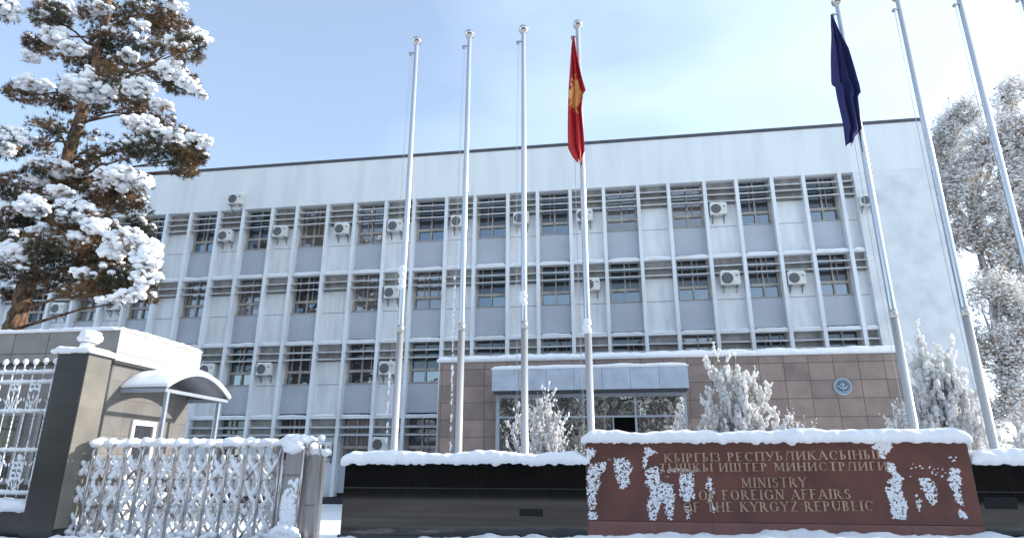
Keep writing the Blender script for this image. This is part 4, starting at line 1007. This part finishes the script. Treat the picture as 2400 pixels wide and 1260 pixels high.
pd = [ # snow pads: cx, cy, half width, half height, depth offset
 (145,18,45,16,-.6),(95,45,30,22,-.5),(128,82,36,34,-.9),(172,112,42,16,-.9),(72,135,20,12,-.6),(230,22,40,14,-.5),(415,10,30,8,-.4),(466,84,30,22,-.7),(420,98,36,20,-.8),(330,60,20,14,-.5),
 (402,162,48,24,-.9),(440,196,32,10,-.7),(75,196,58,13,-.8),(212,208,76,34,-1.1),(330,205,48,26,-.9),(300,130,24,12,-.5),(460,215,20,8,-.7),
 (330,292,50,22,-1.0),(400,318,46,16,-.9),(470,326,26,16,-.8),(110,290,40,12,-.5),(380,245,30,8,-.5),
 (130,392,66,20,-.9),(80,425,30,14,-.9),(285,420,72,28,-1.2),(340,425,18,20,-1.1),(75,482,42,30,-1.2),(180,496,56,34,-1.3),(230,530,30,26,-1.3),(140,450,40,12,-.8),
 (300,560,52,36,-1.4),(345,600,36,52,-1.4),(270,585,40,30,-1.3),(50,590,60,36,-1.3),(25,620,40,26,-1.2),(105,540,40,18,-1.1),(340,650,30,34,-1.3),(310,690,28,14,-1.2),(260,700,26,10,-1.0),(200,640,40,10,-1.1),(175,560,40,16,-1.2)]
pine('tall pine with an orange brown trunk and heavy snow pads, rising behind the guardhouse', 18.0,
     [(35,765),(60,680),(105,540),(160,370),(190,270),(222,150),(245,60),(262,-40),(275,-140)], 0.36, cl, pd, None, 5)
pine('pine mostly out of the picture, only snowy branch tips showing at the left edge', 17.0,
     [(-330,765),(-270,500),(-215,200),(-190,0),(-180,-120)], 0.34,
     [(10,25,50,30,1),(-80,40,80,50,1),(20,345,50,34,1.2),(-70,340,80,50,1),(-40,600,50,30,.6),(-150,200,90,60,1),(-160,470,90,60,1),(-180,-20,90,60,1),(-250,330,90,60,1)],
     [(20,24,42,26,-.8),(-50,10,50,30,-.8),(30,318,42,30,-.9),(10,345,40,20,-.9),(-60,310,50,30,-.9),(-160,170,80,30,-.9),(-170,440,80,30,-.9)], None, 6)

# frosted broadleaf trees beyond the end of the building
def frost_tree(lab, base, h, crowns, seed, leaves, brown, size=0.15, name='frosted_tree'):
    rg = random.Random(seed); t = thing(name, lab, 'tree', 'frosted trees beyond the building')
    B = Vector(base); b = MB(); c = MB()
    b.tube([B, B+Vector((0.1,0,h*0.3)), B+Vector((-0.1,0.1,h*0.65)), B+Vector((0.1,0,h*0.95))], [0.20*h/14,0.15*h/14,0.09*h/14,0.03], 10, rough=0.2)
    tot = sum(q[3]*q[4] for q in crowns)
    for (x, y, z, rx, rz) in crowns:
        cc = Vector((x,y,z)); tr = B+Vector((0,0,min(h*0.7, max(h*0.15, z-rz*1.1))))
        m = tr.lerp(cc,0.5)+Vector((0,0,-0.2)); b.tube([tr, m, cc], [0.10,0.06,0.02], 6)
        n = int(leaves*rx*rz/tot/16)
        for i in range(n):
            while True:
                v = Vector((rg.uniform(-1,1),rg.uniform(-1,1),rg.uniform(-1,1)))
                if v.length < 1: break
            v = v*(0.55+0.45*rg.random())
            p = cc+Vector((v.x*rx, v.y*rx*0.8, v.z*rz))
            if noise.noise(p*0.9+Vector((seed,0,0))) < -0.06: continue
            e = (cc+(p-cc)*0.35); dr = (p-e).normalized()*0.55+Vector((rg.uniform(-.25,.25),rg.uniform(-.25,.25),rg.uniform(0,.35)))
            b.tube([p, p+dr], [0.016,0.006], 4, cap=False)
            br_ = rg.random() < 0.5
            for j in range(16):
                q = p+dr*rg.random()+Vector((rg.gauss(0,.09),rg.gauss(0,.09),rg.gauss(0,.09)))
                s_ = size*rg.uniform(0.35,1.05); isb = rg.random() < (brown*1.6 if br_ else brown*0.3)
                if isb:
                    a = Vector((rg.uniform(-1,1),rg.uniform(-1,1),rg.uniform(-1,1))).normalized()*s_*0.6; d = a.orthogonal().normalized()*s_*0.45
                    c.add([q-a,q-d,q+a,q+d], [(0,1,2,3)], 1)
                else:
                    k_ = s_*0.42; o_ = [Vector((rg.uniform(.6,1.3),0,rg.uniform(-.3,.3))),Vector((rg.uniform(-.4,.4),rg.uniform(.6,1.2),0)),Vector((rg.uniform(-1.3,-.6),0,rg.uniform(-.3,.3))),Vector((0,rg.uniform(-1.2,-.6),0)),Vector((0,0,rg.uniform(.4,.9))),Vector((0,0,-.5))]
                    c.add([q+x_*k_ for x_ in o_], [(0,1,4),(1,2,4),(2,3,4),(3,0,4),(1,0,5),(2,1,5),(3,2,5),(0,3,5)], 0)
    b.build('trunk', FTWIG, t); c.build('crown', [FROST, LEAF], t)
    settle(t, B); return t
def crown(px, py, Y, rx, rz):
    p = at(px, py, Y); k = (p-Vector((0,0,EYE))).dot(_fw)/F_PX
    return (p.x, Y, p.z, rx*k*0.85, rz*k*0.9)
Yt = 33.0
frost_tree('tall frosted tree with brown leaves at the right edge, its top above the roof line', (at(2420,1100,Yt).x,Yt,0), 20,
   [crown(2385,240,Yt,45,70),crown(2350,330,Yt,60,70),crown(2300,420,Yt,90,80),crown(2400,420,Yt,80,90),crown(2330,520,Yt,90,70),crown(2420,560,Yt,90,90),crown(2390,660,Yt,70,60),crown(2460,330,Yt,90,110),crown(2500,600,Yt,90,120),crown(2290,480,Yt,50,50),crown(2340,600,Yt,60,50),crown(2240,480,Yt,45,50),crown(2350,700,Yt,60,50),crown(2290,560,Yt,50,30),crown(2420,740,Yt,70,60),crown(2220,400,Yt,35,60),crown(2300,340,Yt,50,50),crown(2230,560,Yt,30,40)], 3, 74000, 0.15, 0.23)
frost_tree('slender frosted tree just behind the corner of the building', (at(2270,1100,35).x,35,0), 18,
   [crown(2250,300,35,55,50),crown(2220,350,35,45,50),crown(2260,400,35,60,60),crown(2255,270,35,30,40),crown(2215,420,35,30,40)], 5, 16000, 0.17, 0.2)
frost_tree('low frosted tree in front of the far trees, beside the last flagpoles', (at(2400,1080,29).x,29,0), 9,
   [crown(2340,690,29,60,50),crown(2390,760,29,70,70),crown(2340,820,29,60,70),crown(2400,880,29,70,80),crown(2340,930,29,55,60),crown(2400,1000,29,70,60),crown(2290,1000,29,40,40),crown(2300,720,29,30,30),crown(2470,850,29,60,120)], 8, 40000, 0.08, 0.19)

# snow-laden shrubs in the bed behind the walls
def shrub(lab, base, stems, seed, sz=1.0, col=None):
    rg = random.Random(seed); t = thing('snowy_shrub', lab, 'shrub', 'snow laden shrubs behind the walls')
    B = Vector(base); b = MB(); s_ = MB()
    def grow(p, d, ln, r_, lvl, goal=None):
        n = max(4, int(ln/0.07)); pts = [p]
        for i in range(n):
            if goal is not None: d = (d*0.8+(goal-p).normalized()*0.35).normalized()
            d = (d+Vector((rg.uniform(-.11,.11),rg.uniform(-.11,.11),rg.uniform(-.02,.09)))).normalized()
            p = p+d*(ln/n); pts.append(p)
            f = i/n
            if lvl > 0 or f > 0.12:
                gap = noise.noise(p*3.1+Vector((seed,seed,0))) < -0.22
                for _ in range(2):
                    if not gap and rg.random() < 0.85:
                        q = sz*rg.choice((0.018,0.026,0.034,0.044))*rg.uniform(0.8,1.2)*(1.15-0.55*f)
                        off = Vector((rg.uniform(-.022,.022),rg.uniform(-.022,.022),rg.uniform(-.03,.05)))
                        s_.lump(p+off, (q,q,q*rg.uniform(1.0,1.9)), rg.random()*99, 1, 0.6, 1.8)
            if lvl < 2 and rg.random() < (0.42 if lvl == 0 else 0.16) and i > 1 and f < 0.9:
                a = rg.uniform(0, 6.283); e = (d*0.7+Vector((math.cos(a)*0.55,math.sin(a)*0.45,0.42))).normalized()
                grow(p, e, min(0.9*sz, ln*(1-f)*rg.uniform(0.35,0.6))+0.10, r_*0.6, lvl+1)
        b.tube(pts, [r_*(1-0.85*i/n) for i in range(n+1)], 5)
    for (px, py, Y) in stems:
        e = at(px, py, Y); st = B+Vector((rg.uniform(-.12,.12)*3*sz,rg.uniform(-.15,.15),0)); v = e-st
        # rise out of the bed, then lean towards the tip
        grow(st, (v.normalized()*0.8+Vector((0,0,0.35))).normalized() if abs(v.x) < v.z else v.normalized(), v.length*1.0, 0.022, 0, e)
    b.build('stems', FTWIG, t); s_.build('branch_snow', FROST, t); settle(t, B)
def base_at(px, Y): p = at(px, 1100, Y); return (p.x, Y, 0)
shrub('snow laden shrub in front of the glazed entrance, behind the black wall', base_at(1262,15.5), [(1288,895,15.5),(1265,915,15.5),(1210,930,15.4),(1240,960,15.6),(1310,965,15.5),(1330,975,15.6),(1190,985,15.5),(1290,950,15.3),(1345,1000,15.4),(1275,925,15.4),(1250,940,15.3),(1320,950,15.4),(1225,990,15.3),(1300,1010,15.2),(1260,1000,15.2)], 1, 0.8)
shrub('tall snow laden shrub behind the sign, right of the entrance canopy', base_at(1720,15.5), [(1664,800,15.5),(1725,828,15.5),(1700,860,15.4),(1675,870,15.6),(1770,858,15.5),(1818,890,15.5),(1690,930,15.3),(1740,910,15.3),(1790,930,15.6),(1650,960,15.5),(1830,960,15.5),(1760,960,15.2),(1700,980,15.2),(1680,835,15.7),(1745,880,15.4),(1715,900,15.2),(1800,900,15.3),(1655,905,15.4),(1840,985,15.3),(1725,940,15.0)], 2, 1.15)
shrub('biggest snow laden shrub, under the end wall between two flagpoles', base_at(2215,16.0), [(2152,745,16),(2242,760,16),(2205,820,15.8),(2260,850,16),(2180,850,16.2),(2150,880,16),(2290,920,16),(2225,880,15.7),(2130,940,16),(2310,970,16),(2190,940,15.6),(2255,950,15.6),(2270,890,15.6),(2240,820,15.8),(2165,790,15.9),(2210,860,15.6),(2300,945,15.6),(2140,905,15.8),(2245,900,15.4),(2220,1000,15.5),(2280,1000,15.6),(2170,985,15.6),(2160,830,16.1)], 3, 1.35)
shrub('small snowy sapling beside the blue flag pole above the sign', base_at(2120,15.6), [(2083,930,15.6),(2103,928,15.6),(2120,955,15.5),(2095,965,15.5),(2130,980,15.6)], 4, 0.7)
shrub('thin snowy sapling at the right corner of the glazed entrance', base_at(1595,15.4), [(1598,935,15.4),(1585,965,15.4),(1625,975,15.4),(1640,990,15.4)], 5, 0.6)
shrub('three thin snowy twigs poking up over the sign under the round emblem', base_at(1875,15.4), [(1860,958,15.4),(1888,975,15.4),(1912,982,15.4)], 6, 0.45)
shrub('snowy bush at the right edge over the end of the black wall', base_at(2375,14.8), [(2395,1010,14.8),(2370,1030,14.8),(2350,1050,14.8),(2420,1020,14.8),(2340,1000,15)], 7, 1.1)
shrub('low snowy bush between the black wall and the sign', base_at(1365,14.5), [(1365,1040,14.5),(1335,1045,14.5),(1385,1035,14.5)], 8, 0.7)

# row of snowy trees across the street (seen only as a reflection in the glass)
rg = random.Random(77); tr = MB(); tc_ = MB()
for i in range(17):
    x = -38+4.7*i+rg.uniform(-1,1); y = rg.uniform(-20,-13); h = rg.uniform(9,14)
    tr.tube([(x,y,0),(x+rg.uniform(-.3,.3),y,h*0.5),(x,y,h*0.95)], [0.3,0.2,0.04], 8)
    for j in range(260):
        a = rg.uniform(0,6.283); f = rg.uniform(0.16,1.0); rr = (0.5+2.3*math.sin(math.pi*min(1,f*0.95))**0.7)*math.sqrt(rg.random())
        p = Vector((x+rr*math.cos(a), y+rr*math.sin(a), h*f))
        for q in range(13):
            c = p+Vector((rg.gauss(0,.25),rg.gauss(0,.25),rg.gauss(0,.25))); s_ = rg.uniform(0.10,0.30)
            a_ = Vector((rg.uniform(-1,1),rg.uniform(-1,1),rg.uniform(-1,1))).normalized()*s_; d_ = a_.orthogonal().normalized()*s_*0.7
            tc_.add([c-a_,c-d_,c+a_,c+d_], [(0,1,2,3)], 0 if rg.random() < 0.38 else 1)
        tr.tube([(x,y,max(1.5,h*f-0.6*rr)), p], [0.03,0.01], 3, cap=False)
hg = MB()  # added dark hedge shape, unseen, to darken the black wall's reflection
for i in range(5200):
    c = Vector((rg.uniform(-60,60), -10.6+rg.uniform(-.7,.7), 2.6*rg.random()**0.8)); s_ = rg.uniform(0.12,0.3)
    a_ = Vector((rg.uniform(-1,1),rg.uniform(-1,1),rg.uniform(-1,1))).normalized()*s_; d_ = a_.orthogonal().normalized()*s_*0.7
    hg.add([c-a_,c-d_,c+a_,c+d_], [(0,1,2,3)], 0)
hg.box(-60,60,-11.2,-10.8,0,2.3)
tl = bpy.data.objects.new('treeline', None); COL.objects.link(tl); tl['kind'] = 'stuff'
tr.build('trunks', TWIG, tl)['kind'] = 'stuff'; tc_.build('branches', [SNOWF, TWIG], tl)['kind'] = 'stuff'
hg.build('reflection_darkener', mat('reflection_dark', (0.02,0.022,0.018), 0.9), tl)['kind'] = 'stuff'
